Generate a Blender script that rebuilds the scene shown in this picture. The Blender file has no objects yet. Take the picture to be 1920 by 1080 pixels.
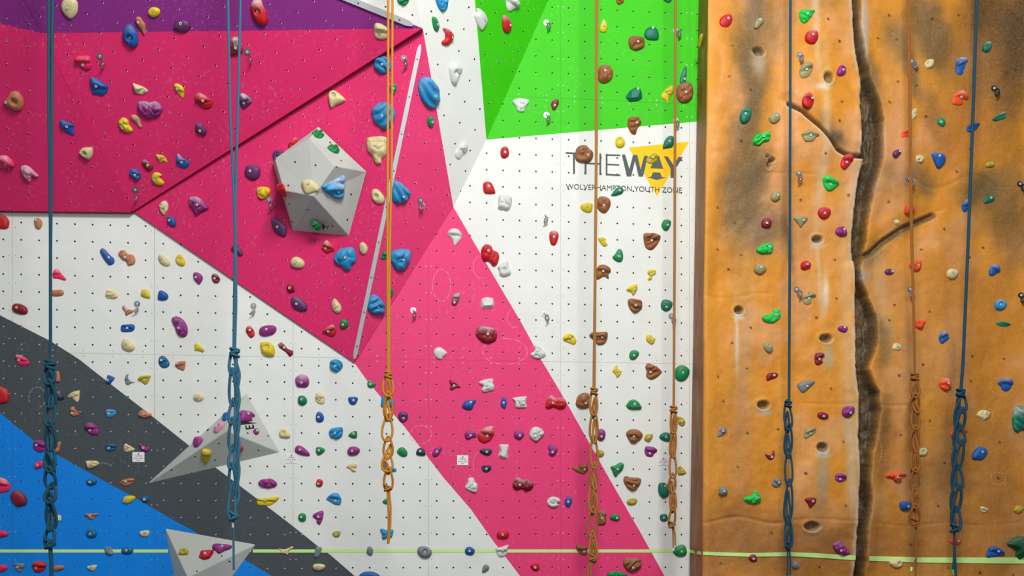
import bpy, bmesh, math, random
import numpy as np
from mathutils import Vector, Matrix
from mathutils.geometry import delaunay_2d_cdt
from mathutils import noise as mnoise

S = bpy.context.scene
COL = S.collection
F = 2000.0                      # focal length in pixels of the 1920 px wide frame
CX, HY = 960.0, 1035.0          # principal column and horizon row
CAMP = Vector((0.0, 0.0, 1.6))

# ------------------------------------------------------------------ camera
cam_d = bpy.data.cameras.new('camera')
cam = bpy.data.objects.new('camera', cam_d)
COL.objects.link(cam)
cam.location = CAMP
cam.rotation_euler = (math.radians(90), 0, 0)
cam_d.sensor_width = 36.0
cam_d.lens = F / 1920.0 * 36.0
cam_d.shift_y = (HY - 540.0) / 1920.0
cam_d.clip_end = 100
S.camera = cam

# ------------------------------------------------------------------ world and lights
W = bpy.data.worlds.new('hall_light'); S.world = W
W.use_nodes = True
bg = W.node_tree.nodes['Background']
bg.inputs[0].default_value = (0.86, 0.95, 1.0, 1)
bg.inputs[1].default_value = 0.30

def area(name, loc, target, sx, sy, power, color):
    d = bpy.data.lights.new(name, 'AREA'); d.shape = 'RECTANGLE'; d.size = sx; d.size_y = sy
    d.energy = power; d.color = color
    o = bpy.data.objects.new(name, d); COL.objects.link(o)
    o.location = loc
    o.rotation_euler = (Vector(target) - Vector(loc)).to_track_quat('-Z', 'Y').to_euler()
    return o
area('skylight_lamp', (1.0, 2.8, 8.8), (0.0, 10.0, 3.8), 2.6, 1.8, 600, (1.0, 0.985, 0.95))
area('hall_lamp', (0.6, 1.5, 5.5), (0.6, 10.0, 3.6), 3.0, 2.0, 80, (1.0, 0.98, 0.95))

S.view_settings.view_transform = 'Standard'
S.view_settings.look = 'None'
S.view_settings.exposure = 0.12
S.view_settings.gamma = 1.0
S.view_settings.use_curve_mapping = False

# ------------------------------------------------------------------ geometry of the place
T = 0.098
TH = math.atan(T)
EA = Vector((math.cos(TH), math.sin(TH), 0))       # along the wall
EZ = Vector((0, 0, 1))
NW = Vector((math.sin(TH), -math.cos(TH), 0))      # out of the wall
P0 = Vector((0, 10, 0))
SP = 0.155                                         # spacing of the bolt holes

def ray(px, py):
    return Vector(((px - CX) / F, 1.0, (HY - py) / F))
def hit(px, py, q, n):
    r = ray(px, py)
    return CAMP + r * ((Vector(q) - CAMP).dot(n) / r.dot(n))
def U(px, py, d=0.0):
    return hit(px, py, P0 + NW * d, NW)
def proj(p):
    v = p - CAMP
    return CX + F * v.x / v.y, HY - F * v.z / v.y
def wall_az(p):
    return (p - P0).dot(EA), p.z

def link(o, parent=None):
    COL.objects.link(o)
    if parent is not None: o.parent = parent
    return o
def mesh_obj(name, verts, faces, mat, parent=None, smooth=False, uvs=None, mats=None, fmat=None):
    me = bpy.data.meshes.new(name)
    me.from_pydata([tuple(v) for v in verts], [], faces)
    if mats:
        for m in mats: me.materials.append(m)
        if fmat: me.polygons.foreach_set('material_index', fmat)
    else:
        me.materials.append(mat)
    if smooth: me.polygons.foreach_set('use_smooth', [True] * len(me.polygons))
    if uvs is not None:
        l = me.uv_layers.new(name='UVMap')
        for lp in me.loops: l.data[lp.index].uv = uvs[lp.vertex_index]
    me.update()
    return link(bpy.data.objects.new(name, me), parent)
def thing(name, label, cat, group=None, loc=(0, 0, 0)):
    o = link(bpy.data.objects.new(name, None)); o.location = loc
    return tag(o, label, cat, group)
def tag(o, label, cat=None, group=None, kind=None):
    if label: o['label'] = label
    if cat: o['category'] = cat
    if group: o['group'] = group
    if kind: o['kind'] = kind
    return o

# ------------------------------------------------------------------ materials
def srgb(*c):
    return tuple(((x / 255) / 12.92 if x / 255 <= 0.04045 else ((x / 255 + 0.055) / 1.055) ** 2.4) for x in c) + (1,)
class NT:
    def __init__(s, name, rough=0.6, spec=0.3):
        s.m = bpy.data.materials.new(name); s.m.use_nodes = True
        s.t = s.m.node_tree; s.b = s.t.nodes['Principled BSDF']
        s.b.inputs['Roughness'].default_value = rough
        s.b.inputs['Specular IOR Level'].default_value = spec
    def n(s, typ, **kw):
        x = s.t.nodes.new(typ)
        for k, v in kw.items(): setattr(x, k, v)
        return x
    def l(s, a, b): s.t.links.new(a, b)
    def put(s, inp, v):
        if hasattr(v, 'is_output'): s.l(v, inp)
        else: inp.default_value = v
    def math(s, op, a, b=0.0, c=0.0, clamp=False):
        x = s.n('ShaderNodeMath', operation=op); x.use_clamp = clamp
        s.put(x.inputs[0], a); s.put(x.inputs[1], b)
        if len(x.inputs) > 2: s.put(x.inputs[2], c)
        return x.outputs[0]
    def mix(s, f, a, b, mode='MIX'):
        x = s.n('ShaderNodeMix', data_type='RGBA', blend_type=mode)
        s.put(x.inputs['Factor'], f); s.put(x.inputs[6], a); s.put(x.inputs[7], b)
        return x.outputs[2]
    def noise(s, vec, scale, detail=3, rough=0.5):
        x = s.n('ShaderNodeTexNoise'); x.inputs['Scale'].default_value = scale
        x.inputs['Detail'].default_value = detail; x.inputs['Roughness'].default_value = rough
        s.l(vec, x.inputs['Vector']); return x.outputs['Fac']
    def ramp(s, v, lo, hi):
        x = s.n('ShaderNodeMapRange'); s.put(x.inputs['Value'], v)
        x.inputs['From Min'].default_value = lo; x.inputs['From Max'].default_value = hi
        x.clamp = True; return x.outputs['Result']
    def bump(s, h, strength, dist):
        x = s.n('ShaderNodeBump'); x.inputs['Strength'].default_value = strength
        x.inputs['Distance'].default_value = dist
        s.l(h, x.inputs['Height']); s.l(x.outputs[0], s.b.inputs['Normal'])

def mat_plain(name, rgb, rough=0.6, spec=0.3, metal=0.0):
    g = NT(name, rough, spec); g.b.inputs['Base Color'].default_value = srgb(*rgb)
    g.b.inputs['Metallic'].default_value = metal
    return g.m

def mat_panel(name, rgb, seams=True, screw=(225, 215, 220), grid=True, chalk=0.16, hole=1.0):
    kr = 1.0 if seams else 0.78
    g = NT(name, 0.62, 0.25)
    uv = g.n('ShaderNodeUVMap').outputs[0]
    sx = g.n('ShaderNodeSeparateXYZ'); g.l(uv, sx.inputs[0])
    u, v = sx.outputs[0], sx.outputs[1]
    base = srgb(*rgb)
    dirt = g.ramp(g.noise(uv, 0.55, 5, 0.6), 0.3, 0.7)
    col = g.mix(dirt, tuple(c * 0.93 for c in base[:3]) + (1,), base)
    big = g.ramp(g.noise(uv, 0.45, 2), 0.42, 0.62)
    sm = g.ramp(g.noise(uv, 5.0, 6, 0.7), 0.55, 0.68)
    smear = g.math('MULTIPLY', g.math('MULTIPLY', big, sm), chalk)
    col = g.mix(smear, col, srgb(225, 220, 225))
    if grid:
        def frac(x, off=0.0):
            return g.math('FRACT', g.math('ADD', x, off))
        def disc(cx, cy, r):
            dx = g.math('SUBTRACT', frac(u), cx); dy = g.math('SUBTRACT', frac(v), cy)
            d = g.math('SQRT', g.math('ADD', g.math('MULTIPLY', dx, dx), g.math('MULTIPLY', dy, dy)))
            return g.ramp(d, r, r * 0.72)
        col = g.mix(disc(0.508, 0.488, 0.05 if seams else 0.058 * kr), col, srgb(*screw))
        col = g.mix(disc(0.494, 0.51, 0.06 * kr * hole), col, srgb(22, 20, 24))
    if seams:
        def seam(x, period):
            m = g.math('PINGPONG', x, period / 2.0)
            return m
        du, dv = seam(u, 8.0), seam(v, 16.0)
        line = g.math('MAXIMUM', g.ramp(du, 0.022, 0.008), g.ramp(dv, 0.022, 0.008))
        col = g.mix(g.math('MULTIPLY', line, 0.38), col, srgb(60, 60, 60))
        def screws(dist, along, per):
            a = g.math('SUBTRACT', dist, 0.165)
            b = g.math('SUBTRACT', g.math('PINGPONG', along, per / 2.0), per / 4.0)
            d = g.math('SQRT', g.math('ADD', g.math('MULTIPLY', a, a), g.math('MULTIPLY', b, b)))
            return g.ramp(d, 0.042, 0.022)
        sc = g.math('MAXIMUM', screws(du, v, 3.2), screws(dv, u, 3.4))
        col = g.mix(g.math('MULTIPLY', sc, 0.75), col, srgb(*screw))
    g.l(col, g.b.inputs['Base Color'])
    g.bump(g.noise(uv, 40, 4, 0.6), 0.08, 0.002)
    return g.m

WHITE, PINK, PURP = (232, 234, 229), (226, 42, 108), (134, 40, 128)
PGREEN, SLATE, PBLUE = (60, 200, 8), (72, 80, 84), (0, 134, 234)
GS = (150, 152, 150)
M = {}
M['white'] = mat_panel('white_board', WHITE, screw=GS, chalk=0)
M['pink'] = mat_panel('pink_board', (236, 62, 122))
M['bpink'] = mat_panel('lit_pink_facet', (236, 62, 122), seams=False)  # same pink lightened: light on this facet put into the colour
M['green'] = mat_panel('green_board', PGREEN)
M['slate'] = mat_panel('slate_board', SLATE, chalk=0.1, hole=.62)
M['blue'] = mat_panel('blue_board', PBLUE, screw=(120, 180, 225), chalk=0.08, hole=.8)
M['fpink'] = mat_panel('pink_facet', PINK, seams=False)
M['fpurp'] = mat_panel('purple_facet', PURP, seams=False)
M['fwhite'] = mat_panel('white_facet', WHITE, seams=False, screw=GS, chalk=0)
M['fgreen'] = mat_panel('green_facet', PGREEN, seams=False)
M['vol'] = mat_panel('grey_volume', (190, 194, 188), seams=False, screw=GS, chalk=0)
for k_, c_ in (('fpink', (150, 14, 62)), ('bpink', (160, 20, 70)), ('fpurp', (70, 18, 70)), ('fwhite', (200, 200, 196)), ('fgreen', (30, 150, 10))): M['edge_' + k_] = mat_plain(k_ + '_edge', c_, .7)
M['metal'] = mat_plain('brushed_aluminium', (205, 208, 212), 0.42, 0.5, 0.35)
M['steel'] = mat_plain('hanger_steel', (176, 176, 182), 0.3, 0.6, 0.9)
M['boltdark'] = mat_plain('bolt_shadow_ring', (45, 42, 44), 0.7)
M['bolt'] = mat_plain('bolt_zinc', (222, 222, 220), 0.4, 0.5, 0.15)
M['ink'] = mat_plain('dark_grey_paint', (84, 92, 94), 0.7)
M['yellowp'] = mat_plain('yellow_paint', (250, 198, 8), 0.65)
M['tape'] = mat_plain('lime_tape', (204, 242, 146), 0.55)
M['paper'] = mat_plain('sticker_white', (236, 236, 238), 0.5)
M['redink'] = mat_plain('red_ink', (190, 30, 60), 0.6)

# ------------------------------------------------------------------ the panel wall
a0, z0 = wall_az(U(1051, 678.3))
def main_uv(p):
    a, z = wall_az(p)
    return ((a - a0) / SP, (z - z0) / SP)

wall = tag(link(bpy.data.objects.new('wall_back', None)), 'tall plywood climbing wall painted in white, pink, purple, green, slate and blue shapes', None, None, 'structure')

SLATE_TOP = [(-260, 440), (0, 591), (35, 609), (92, 638), (135, 665), (150, 675), (206, 719), (271, 769), (354, 835), (406, 878), (450, 911), (483, 936), (546, 984), (596, 1024), (619, 1040), (665, 1080), (1000, 1340)]
BLUE_TOP = [(-260, 560), (0, 774), (31, 800), (62, 825), (102, 850), (156, 880), (208, 909), (258, 936), (323, 974), (369, 999), (456, 1048), (510, 1080), (900, 1340)]
PINK_L = [(665, 681), (687, 712), (712, 742), (733, 771), (758, 800), (785, 835), (831, 895), (883, 955), (925, 1015), (950, 1047), (975, 1080), (1180, 1340)]
PINK_R = [(850, 388), (886, 450), (912, 494), (946, 552), (977, 604), (1002, 650), (1015, 675), (1052, 737), (1104, 829), (1144, 900), (1200, 997), (1246, 1080), (1289, 1160)]
MAIN = [
    ('white', 'white lower panel', [(-260, 376), (0, 384), (252, 388), (662, 672)] + PINK_L + SLATE_TOP[::-1]),
    ('slate', 'dark slate grey band', SLATE_TOP + BLUE_TOP[::-1]),
    ('blue', 'blue corner panel', BLUE_TOP + [(-260, 1340)]),
    ('pink', 'pink diagonal band', PINK_R + [(1289, 1340)] + PINK_L[::-1]),
    ('white', 'white main panel', [(850, 388), (912, 262), (1308, 228), (1289, 1160)] + PINK_R[::-1][1:-1]),
    ('green', 'bright green panel', [(912, 262), (1117, -200), (1314, -200), (1308, 228)]),
]
def inpoly(x, y, poly):
    c = False; j = len(poly) - 1
    for i in range(len(poly)):
        xi, yi = poly[i]; xj, yj = poly[j]
        if (yi > y) != (yj > y) and x < (xj - xi) * (y - yi) / (yj - yi) + xi: c = not c
        j = i
    return c
SURF = []       # (px polygon, point, normal, name) searched in order
def panel(name, label, poly, q, n, mat, uvf, thick=0.04, parent=None, edge=None, dirn=None):
    pts = [hit(x, y, q, n) for x, y in poly]
    for p, (x, y) in zip(pts, poly):
        if y > 1300: p.z = 0.0
    k = len(pts)
    # orient
    a = Vector((0, 0, 0))
    for i in range(k): a += (pts[i] - pts[0]).cross(pts[(i + 1) % k] - pts[0])
    if a.dot(n) < 0: pts = pts[::-1]
    back = [p - (dirn or n) * thick for p in pts]
    faces = [tuple(range(k)), tuple(range(2 * k - 1, k - 1, -1))]
    for i in range(k):
        j = (i + 1) % k
        faces.append((j, i, k + i, k + j))
    o = mesh_obj(name, pts + back, faces, mat, parent, uvs=[uvf(p) for p in pts + back], mats=[mat, edge or mat], fmat=[0] + [1] * (k + 1))
    if label: o['label'] = label
    return o
for m, lab, poly in MAIN:
    panel('panel', lab, poly, P0, NW, M[m], main_uv, 0.05, wall)

def plane3(a, b, c):
    A, B, C = U(*a), U(*b), U(*c)
    n = (B - A).cross(C - A).normalized()
    if n.dot(CAMP - A) < 0: n = -n
    return A, n
def frame_uv(q, n, p0, p1, vert=False):
    A, B = hit(p0[0], p0[1], q, n), hit(p1[0], p1[1], q, n)
    e = B - A; s = e.length; e.normalize(); f = n.cross(e)
    if vert: e, f = f, e
    return lambda p: ((p - A).dot(e) / s + 0.5, (p - A).dot(f) / s + 0.5)
def depth_at(q, n, px, py):
    return (hit(px, py, q, n) - P0).dot(NW)

f1 = plane3((248, 398, .06), (0, 395, .06), (40, 0, 1.0))
f2 = plane3((248, 398, .045), (793, 55, .76), (40, 0, .96))
f3 = plane3((248, 398, .02), (793, 55, .70), (665, 680, .02))
f4 = plane3((793, 55, .70), (850, 388, .0), (665, 680, .0))
f6 = plane3((793, 55, .70), (912, 262, 0), (850, 388, 0))
d6a = depth_at(*f6, 874, -200); d6b = depth_at(*f6, 733, -200)
f7 = plane3((793, 55, .74), (733, -200, d6b), (164, -200, depth_at(*f2, 164, -200)))
f8 = plane3((912, 262, 0), (1117, -200, 0), (874, -200, d6a))
uv1 = frame_uv(*f1, (54.6, 130.2), (54.6, 171), True)
uv2 = frame_uv(*f2, (590, 146.9), (620.2, 127.5))
uv3 = frame_uv(*f3, (485.8, 273.3), (513.5, 255.2))
uv4 = frame_uv(*f4, (787.9, 305.8), (779.2, 343.8), True)
uv6 = frame_uv(*f6, (879.2, 13.5), (869.8, 54.6), True)
uv8 = frame_uv(*f8, (929.6, 23.5), (919.8, 62.5), True)
FACETS = [
    ('purple upper facet', [(-64, -200), (-260, -200), (-260, 20), (0, 44), (77, 62)], f1, 'fpurp', uv1),
    ('dark pink side facet', [(77, 62), (0, 44), (-260, 20), (-260, 388), (0, 395), (246, 398)], f1, 'fpink', uv1),
    ('purple middle facet', [(-72, -200), (70, 62), (79, 62), (396, 58.5), (792, 53), (164, -200)], f2, 'fpurp', uv2),
    ('pink upper facet', [(79, 62), (70, 62), (240, 394), (249, 396), (792, 53), (396, 58.5)], f2, 'fpink', uv2),
    ('pink triangular facet', [(244, 392), (789, 48), (793, 55), (665, 680)], f3, 'fpink', uv3),
    ('bright pink facet', [(793, 56), (850, 388), (665, 680)], f4, 'bpink', uv4),
    ('white slanting facet', [(793, 55), (733, -200), (874, -200), (912, 262), (850, 388)], f6, 'fwhite', uv6),
    ('white top facet', [(793, 55), (733, -200), (164, -200)], f7, 'fwhite', uv2),
    ('green slanting facet', [(912, 262), (874, -200), (1117, -200)], f8, 'fgreen', uv8),
]
for lab, poly, (q, n), m, uvf in FACETS:
    panel('facet', lab, poly, q, n, M[m], uvf, 0.055, wall, M['edge_' + m], NW)
    SURF.append((poly, q, n, lab))

# metal cover strips on two folds
def strip(pa, pb, w, pl, name, label, off=0.012):
    q, n = pl
    A, B = hit(pa[0], pa[1], q, n), hit(pb[0], pb[1], q, n)
    e = (B - A).normalized(); s = n.cross(e)
    out = []
    L = (B - A).length
    prof = [(-w, 0), (-w, off), (w, off), (w, 0)]
    vs = []; fs = []
    ends = [(0.0, .35), (.03, .8), (.06, 1), (L - .06, 1), (L - .03, .8), (L, .35)]
    for t, k in ends:
        for x, h in prof: vs.append(A + e * t + s * x * k + n * h)
    for i in range(len(ends) - 1):
        for j in range(4):
            a, b = i * 4 + j, i * 4 + (j + 1) % 4
            fs.append((a, b, b + 4, a + 4))
    fs += [(3, 2, 1, 0), tuple(len(vs) - 4 + i for i in range(4))]
    # screw heads along the strip
    k = int(L / 0.3)
    o = mesh_obj(name, vs, fs, M['metal'])
    tag(o, label, 'metal strip')
    for i in range(k):
        c = A + e * (0.12 + i * (L - .24) / max(1, k - 1)) + n * (off + .001)
        ring = [c + (s * math.cos(a) + e * math.sin(a)) * 0.008 + n * hh for hh in (0, .002) for a in [x * math.pi / 4 for x in range(8)]]
        ff = [tuple(range(8, 16))] + [(x, (x + 1) % 8, 8 + (x + 1) % 8, 8 + x) for x in range(8)]
        mesh_obj('screw', ring, ff, M['steel'], o)
nstrip = (f3[1] + f4[1]).normalized()
strip((787.5, 84), (664, 673), 0.019, (U(793, 55, .70), nstrip), 'metal_strip', 'long narrow aluminium strip covering the sharp fold between pink facets')
strip((400, -105), (774, 47), 0.024, (f2[0] + f2[1] * 0.004, f2[1]), 'metal_strip', 'short pale metal strip edging the purple facet at the top')

# ------------------------------------------------------------------ bolt-on volumes
def volume(name, label, cat, base, verts, faces, group='plywood volumes bolted to the wall'):
    q, n = base
    P = {k: hit(x, y, q + n * d, n) for k, (x, y, d) in verts.items()}
    px = {k: (x, y) for k, (x, y, d) in verts.items()}
    keys = list(P); idx = {k: i for i, k in enumerate(keys)}
    vs, fs, uvs = [], [], []
    new = []
    for f in faces:
        pts = [P[k] for k in f]
        nn = Vector((0, 0, 0))
        for i in range(1, len(pts) - 1): nn += (pts[i] - pts[0]).cross(pts[i + 1] - pts[0])
        nn.normalize()
        if nn.dot(n) < 0 and nn.dot(CAMP - pts[0]) < 0:
            pts = pts[::-1]; nn = -nn
        elif nn.dot(CAMP - pts[0]) < 0 and nn.dot(n) < 0.2:
            pts = pts[::-1]; nn = -nn
        uvf = frame_uv(pts[0], nn, (px[f[0]][0], px[f[0]][1]), (px[f[0]][0] + 38, px[f[0]][1] + 6))
        b = len(vs); vs += pts; uvs += [uvf(p) for p in pts]; fs.append(tuple(range(b, b + len(pts))))
        new.append(([px[k] for k in f], pts[0], nn, label))
    SURF[0:0] = new[::-1]
    o = mesh_obj(name, vs, fs, M['vol'], None, uvs=uvs)
    bm = bmesh.new(); bm.from_mesh(o.data)
    uvl = bm.loops.layers.uv.active
    bmesh.ops.remove_doubles(bm, verts=bm.verts, dist=0.0005)
    es = [e for e in bm.edges if len(e.link_faces) == 2]
    bmesh.ops.bevel(bm, geom=es, offset=0.007, segments=2, affect='EDGES', profile=0.5)
    bm.to_mesh(o.data); bm.free()
    tag(o, label, cat, group)
    return o
V1 = volume('climbing_volume', 'large grey faceted plywood volume jutting from the pink triangular facet', 'climbing volume', f3,
    {'A': (597, 237, .03), 'B': (687, 322, .03), 'C': (654, 442, .0), 'D': (549, 432, 0), 'E': (512, 306, 0),
     'e': (515, 298, .12), 'G': (581, 259, .19), 'H': (628, 311, .33), 'J': (587, 368, .36), 'I': (532, 357, .25)},
    ['eGHJI', 'AeG', 'ABHG', 'HBCJ', 'IJCD', 'eIDE', 'AEe'])
V2 = volume('climbing_volume', 'grey pyramid volume with pink and yellow holds, partly behind a teal rope', 'climbing volume', (P0, NW),
    {'L': (278, 906, 0), 'T': (462, 738, 0), 'R': (524, 848, 0), 'a': (425, 808, .2), 'l': (287, 899, .015)},
    ['LTa', 'TRa', 'LRa'])
V3 = volume('climbing_volume', 'pale grey wedge volume with a red block hold, set over the green tape', 'climbing volume', (P0, NW),
    {'a': (310, 991, 0), 'b': (479, 1021, 0), 'c': (418, 1104, 0), 'd': (336, 1125, 0), 'p': (352, 1083, .17)},
    ['abp', 'bcp', 'adp', 'cdp'])

def flat_poly(name, pts, q, n, mat, parent, off=0.0015, label=None, th=0.001):
    k = len(pts)
    ps = [hit(x, y, q, n) + n * off for x, y in pts]
    if sum(((ps[i] - ps[0]).cross(ps[(i + 1) % k] - ps[0])).dot(n) for i in range(k)) < 0: ps = ps[::-1]
    bk = [p - n * th for p in ps]
    fs = [tuple(range(k))] + [((i + 1) % k, i, k + i, k + (i + 1) % k) for i in range(k)]
    o = mesh_obj(name, ps + bk, fs, mat, parent)
    if label: o['label'] = label
    return o
def text_on(name, body, pa, pb, h, q, n, mat, parent, off=0.002):
    """one line of lettering from pixel pa (lower corner) to pb, h metres high"""
    A, B = hit(pa[0], pa[1], q, n), hit(pb[0], pb[1], q, n)
    e = (B - A).normalized(); L = (B - A).length; up = n.cross(e)
    cu = bpy.data.curves.new(name, 'FONT'); cu.body = body; cu.size = 1.0; cu.extrude = 0.0004
    cu.materials.append(mat)
    o = link(bpy.data.objects.new(name, cu), parent)
    bpy.context.view_layer.update()
    d = o.dimensions
    sx, sy = L / max(d.x, 1e-4), h / 0.72
    m = Matrix.Identity(4)
    for i in range(3): m[i][0] = e[i] * sx; m[i][1] = up[i] * sy; m[i][2] = n[i]; m[i][3] = (A + n * off)[i]
    dg = bpy.context.evaluated_depsgraph_get()
    me = bpy.data.meshes.new_from_object(o.evaluated_get(dg))
    me.transform(m)
    bpy.data.objects.remove(o)
    o = link(bpy.data.objects.new(name, me), parent)
    return o

def on_volume(x, y):
    for poly, q, n, lab in SURF:
        if inpoly(x, y, poly): return q, n
BLK = mat_plain('black_print', (24, 24, 26), .6)
q_, n_ = on_volume(612, 425)
flat_poly('printed_mark', [(603.5, 417.5), (610.5, 424.5), (605, 432)], q_, n_, BLK, V1, .0025)
text_on('printed_mark', 'P', (613.5, 429), (618.5, 427), 0.03, q_, n_, BLK, V1, .0025)
q_, n_ = on_volume(478, 800)
flat_poly('printed_mark', [(451, 789), (481.5, 793.5), (450, 797)], q_, n_, BLK, V2, .0025)
flat_poly('printed_mark', [(461, 805.5), (459.5, 798), (462, 797.5), (463, 802.5), (466.5, 802), (466, 797.5), (468.5, 797.5), (469.5, 801.8), (473, 801.4), (472.5, 796.5), (475.5, 796.3), (477, 803.5)], q_, n_, BLK, V2, .0025)

# ------------------------------------------------------------------ painted logo on the white wall
logo = thing('painted_wall_logo', 'painted grey lettering reading THEWAY on a yellow triangle, high on the white wall', 'wall logo')
def lp(s): return [(1050 + float(a.split(',')[0]) / 7.385, 255 + float(a.split(',')[1]) / 7.385) for a in s.split()]
flat_poly('yellow_triangle', lp('950,160 1770,80 1782,92 1350,825 1335,825'), P0, NW, M['yellowp'], logo, 0.001)
BARS = {'letter_t': ['80,224 290,234 290,258 80,246', '178,250 206,252 206,524 180,524'],
        'letter_h': ['340,250 366,252 366,530 340,530', '366,370 545,376 545,396 366,390', '545,244 571,246 569,541 545,539'],
        'letter_e': ['633,250 657,250 655,545 633,545', '655,254 832,258 832,278 655,274', '655,385 820,392 820,410 655,405', '655,522 832,534 832,556 655,544']}
for nm, bars in BARS.items():
    vs, fs = [], []
    for b in bars:
        ps = [hit(x, y, P0, NW) for x, y in lp(b)][::-1]
        i = len(vs); vs += [p + NW * .0035 for p in ps] + [p + NW * .0005 for p in ps]
        fs += [(i, i + 1, i + 2, i + 3)] + [(i + (j + 1) % 4, i + j, i + 4 + j, i + 4 + (j + 1) % 4) for j in range(4)]
    mesh_obj(nm, vs, fs, M['ink'], logo)
flat_poly('letter_w', lp('855,258 900,258 960,460 1010,262 1070,265 1115,465 1165,275 1215,275 1150,562 1088,562 1038,345 985,560 925,560'), P0, NW, M['ink'], logo, 0.0035)
flat_poly('letter_a', lp('1330,270 1370,275 1428,455 1250,445'), P0, NW, M['ink'], logo, 0.0035)
flat_poly('letter_a_crossbar', lp('1215,570 1262,565 1285,505 1385,508 1410,570 1460,575 1340,610'), P0, NW, M['ink'], logo, 0.0035)
flat_poly('letter_y', lp('1440,283 1490,285 1575,410 1640,290 1700,292 1600,450 1585,580 1530,580 1530,450'), P0, NW, M['ink'], logo, 0.0035)
def lq(x, y): return (1050 + x / 7.385, 255 + y / 7.385)
text_on('small_lettering', 'WOLVERHAMPTON YOUTH ZONE', lq(80, 735), lq(1685, 790), 0.052, P0, NW, M['ink'], logo, 0.0035)

# ------------------------------------------------------------------ warning stickers
def sticker(x0, y0, x1, y1, l1, l2, label):
    o = flat_poly('warning_sticker', [(x0, y0), (x1, y0 + .3), (x1, y1 + .3), (x0, y1)], P0, NW, M['paper'], None, 0.004, th=0.003)
    tag(o, label, 'sticker', 'warning stickers')
    w = x1 - x0; c = (x0 + x1) / 2; h = y1 - y0
    text_on('red_lettering', l1, (c - w * .27, y0 + h * .46), (c + w * .27, y0 + h * .46), 0.016, P0, NW, M['redink'], o, 0.0045)
    text_on('red_lettering', l2, (c - w * .40, y0 + h * .70), (c + w * .40, y0 + h * .70), 0.016, P0, NW, M['redink'], o, 0.0045)
    flat_poly('small_print', [(c - 3, y0 + h * .84), (c + 3, y0 + h * .84), (c + 3, y0 + h * .89), (c - 3, y0 + h * .89)], P0, NW, M['ink'], o, 0.0048)
    flat_poly('pictogram', [(c - 1.4, y0 + h * .22), (c + .2, y0 + h * .12), (c + 1.8, y0 + h * .1), (c + .6, y0 + h * .26), (c - .4, y0 + h * .32)], P0, NW, M['ink'], o, 0.0048)
sticker(248.3, 847.5, 271, 866, 'holds', 'may spin', 'small white sticker with red words on the dark slate panel')
sticker(536.5, 850.5, 557, 868.5, 'check', 'your knot', 'small white sticker with red words beside the grey pyramid volume')
sticker(857, 853.5, 878, 872, 'holds', 'may spin', 'small white sticker with red words on the pink band')
sticker(1233, 856, 1254, 872.5, 'check', 'your knot', 'small white sticker with red words next to the brown rope chain')

# ------------------------------------------------------------------ the moulded rock wall
RD = 0.5
def vnoise(x, y, seed=0):
    xi = np.floor(x).astype(np.int64); yi = np.floor(y).astype(np.int64)
    xf, yf = x - xi, y - yi
    xf = xf * xf * (3 - 2 * xf); yf = yf * yf * (3 - 2 * yf)
    def h(a, b):
        n = (a * 374761393 + b * 668265263 + seed * 974634777) & 0xffffffff
        n = ((n ^ (n >> 13)) * 1274126177) & 0xffffffff
        return ((n ^ (n >> 16)) & 0xffff) / 65535.0
    return (h(xi, yi) * (1 - xf) + h(xi + 1, yi) * xf) * (1 - yf) + (h(xi, yi + 1) * (1 - xf) + h(xi + 1, yi + 1) * xf) * yf
def fbm(x, y, seed=0, o=4):
    r = 0; a = .5; t = 0
    for i in range(o):
        r = r + a * vnoise(x * 2 ** i, y * 2 ** i, seed + i); t += a; a *= .5
    return r / t
CRACK = [(-100, 1596, 1612), (0, 1597, 1612), (50, 1600, 1611), (100, 1603, 1620), (140, 1612, 1628), (175, 1613, 1640), (200, 1612, 1648), (225, 1613, 1652), (300, 1618, 1648), (350, 1611, 1640), (400, 1607, 1632), (450, 1603, 1630), (472, 1606, 1624), (500, 1608, 1617), (520, 1609, 1618), (550, 1609, 1632), (600, 1607, 1645), (640, 1606, 1643), (690, 1606, 1627), (735, 1612, 1648), (770, 1613, 1650), (820, 1612, 1643), (870, 1612, 1632), (905, 1611, 1630), (930, 1609, 1633), (960, 1607, 1630), (985, 1606, 1624), (1040, 1605, 1622), (1080, 1604, 1620), (1400, 1600, 1618)]
cy_, cl_, cr_ = (np.array(c, float) for c in zip(*CRACK))
BRANCH = [([(1478, 198), (1500, 212), (1530, 238), (1548, 255), (1570, 280), (1595, 292), (1620, 293)], 5.5, .07), ([(1612, 482), (1640, 470), (1668, 445), (1700, 424), (1752, 402)], 6, .05)]
POCK = [(1421, 98, 11, 9), (1549, 150, 9, 11), (1538, 444, 10, 7), (1389, 579, 9, 8), (1551, 633, 12, 8), (1432, 759, 11, 8), (1538, 840, 11, 9), (1520, 987, 14, 9), (1446, 300, 7, 5), (1442, 309, 4, 8), (1439, 294, 4, 3)]
def ss(a, b, x):
    t = np.clip((x - a) / (b - a), 0, 1); return t * t * (3 - 2 * t)
def dseg(px, py, pts):
    best = np.full(np.shape(px), 1e9); side = np.zeros(np.shape(px))
    for (ax, ay), (bx, by) in zip(pts[:-1], pts[1:]):
        vx, vy = bx - ax, by - ay; L2 = vx * vx + vy * vy
        t = np.clip(((px - ax) * vx + (py - ay) * vy) / L2, 0, 1)
        dx, dy = px - ax - t * vx, py - ay - t * vy
        d = np.hypot(dx, dy); m = d < best
        best = np.where(m, d, best); side = np.where(m, vx * dy - vy * dx, side)
    return best, side
def crack_lr(px, py):
    j = (fbm(py / 14, py * 0 + 3.3, 5) - .5) * 4
    k = (fbm(py / 16, py * 0 + 7.3, 9) - .5) * 6
    return np.interp(py, cy_, cl_) + j, np.interp(py, cy_, cr_) + k
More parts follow.
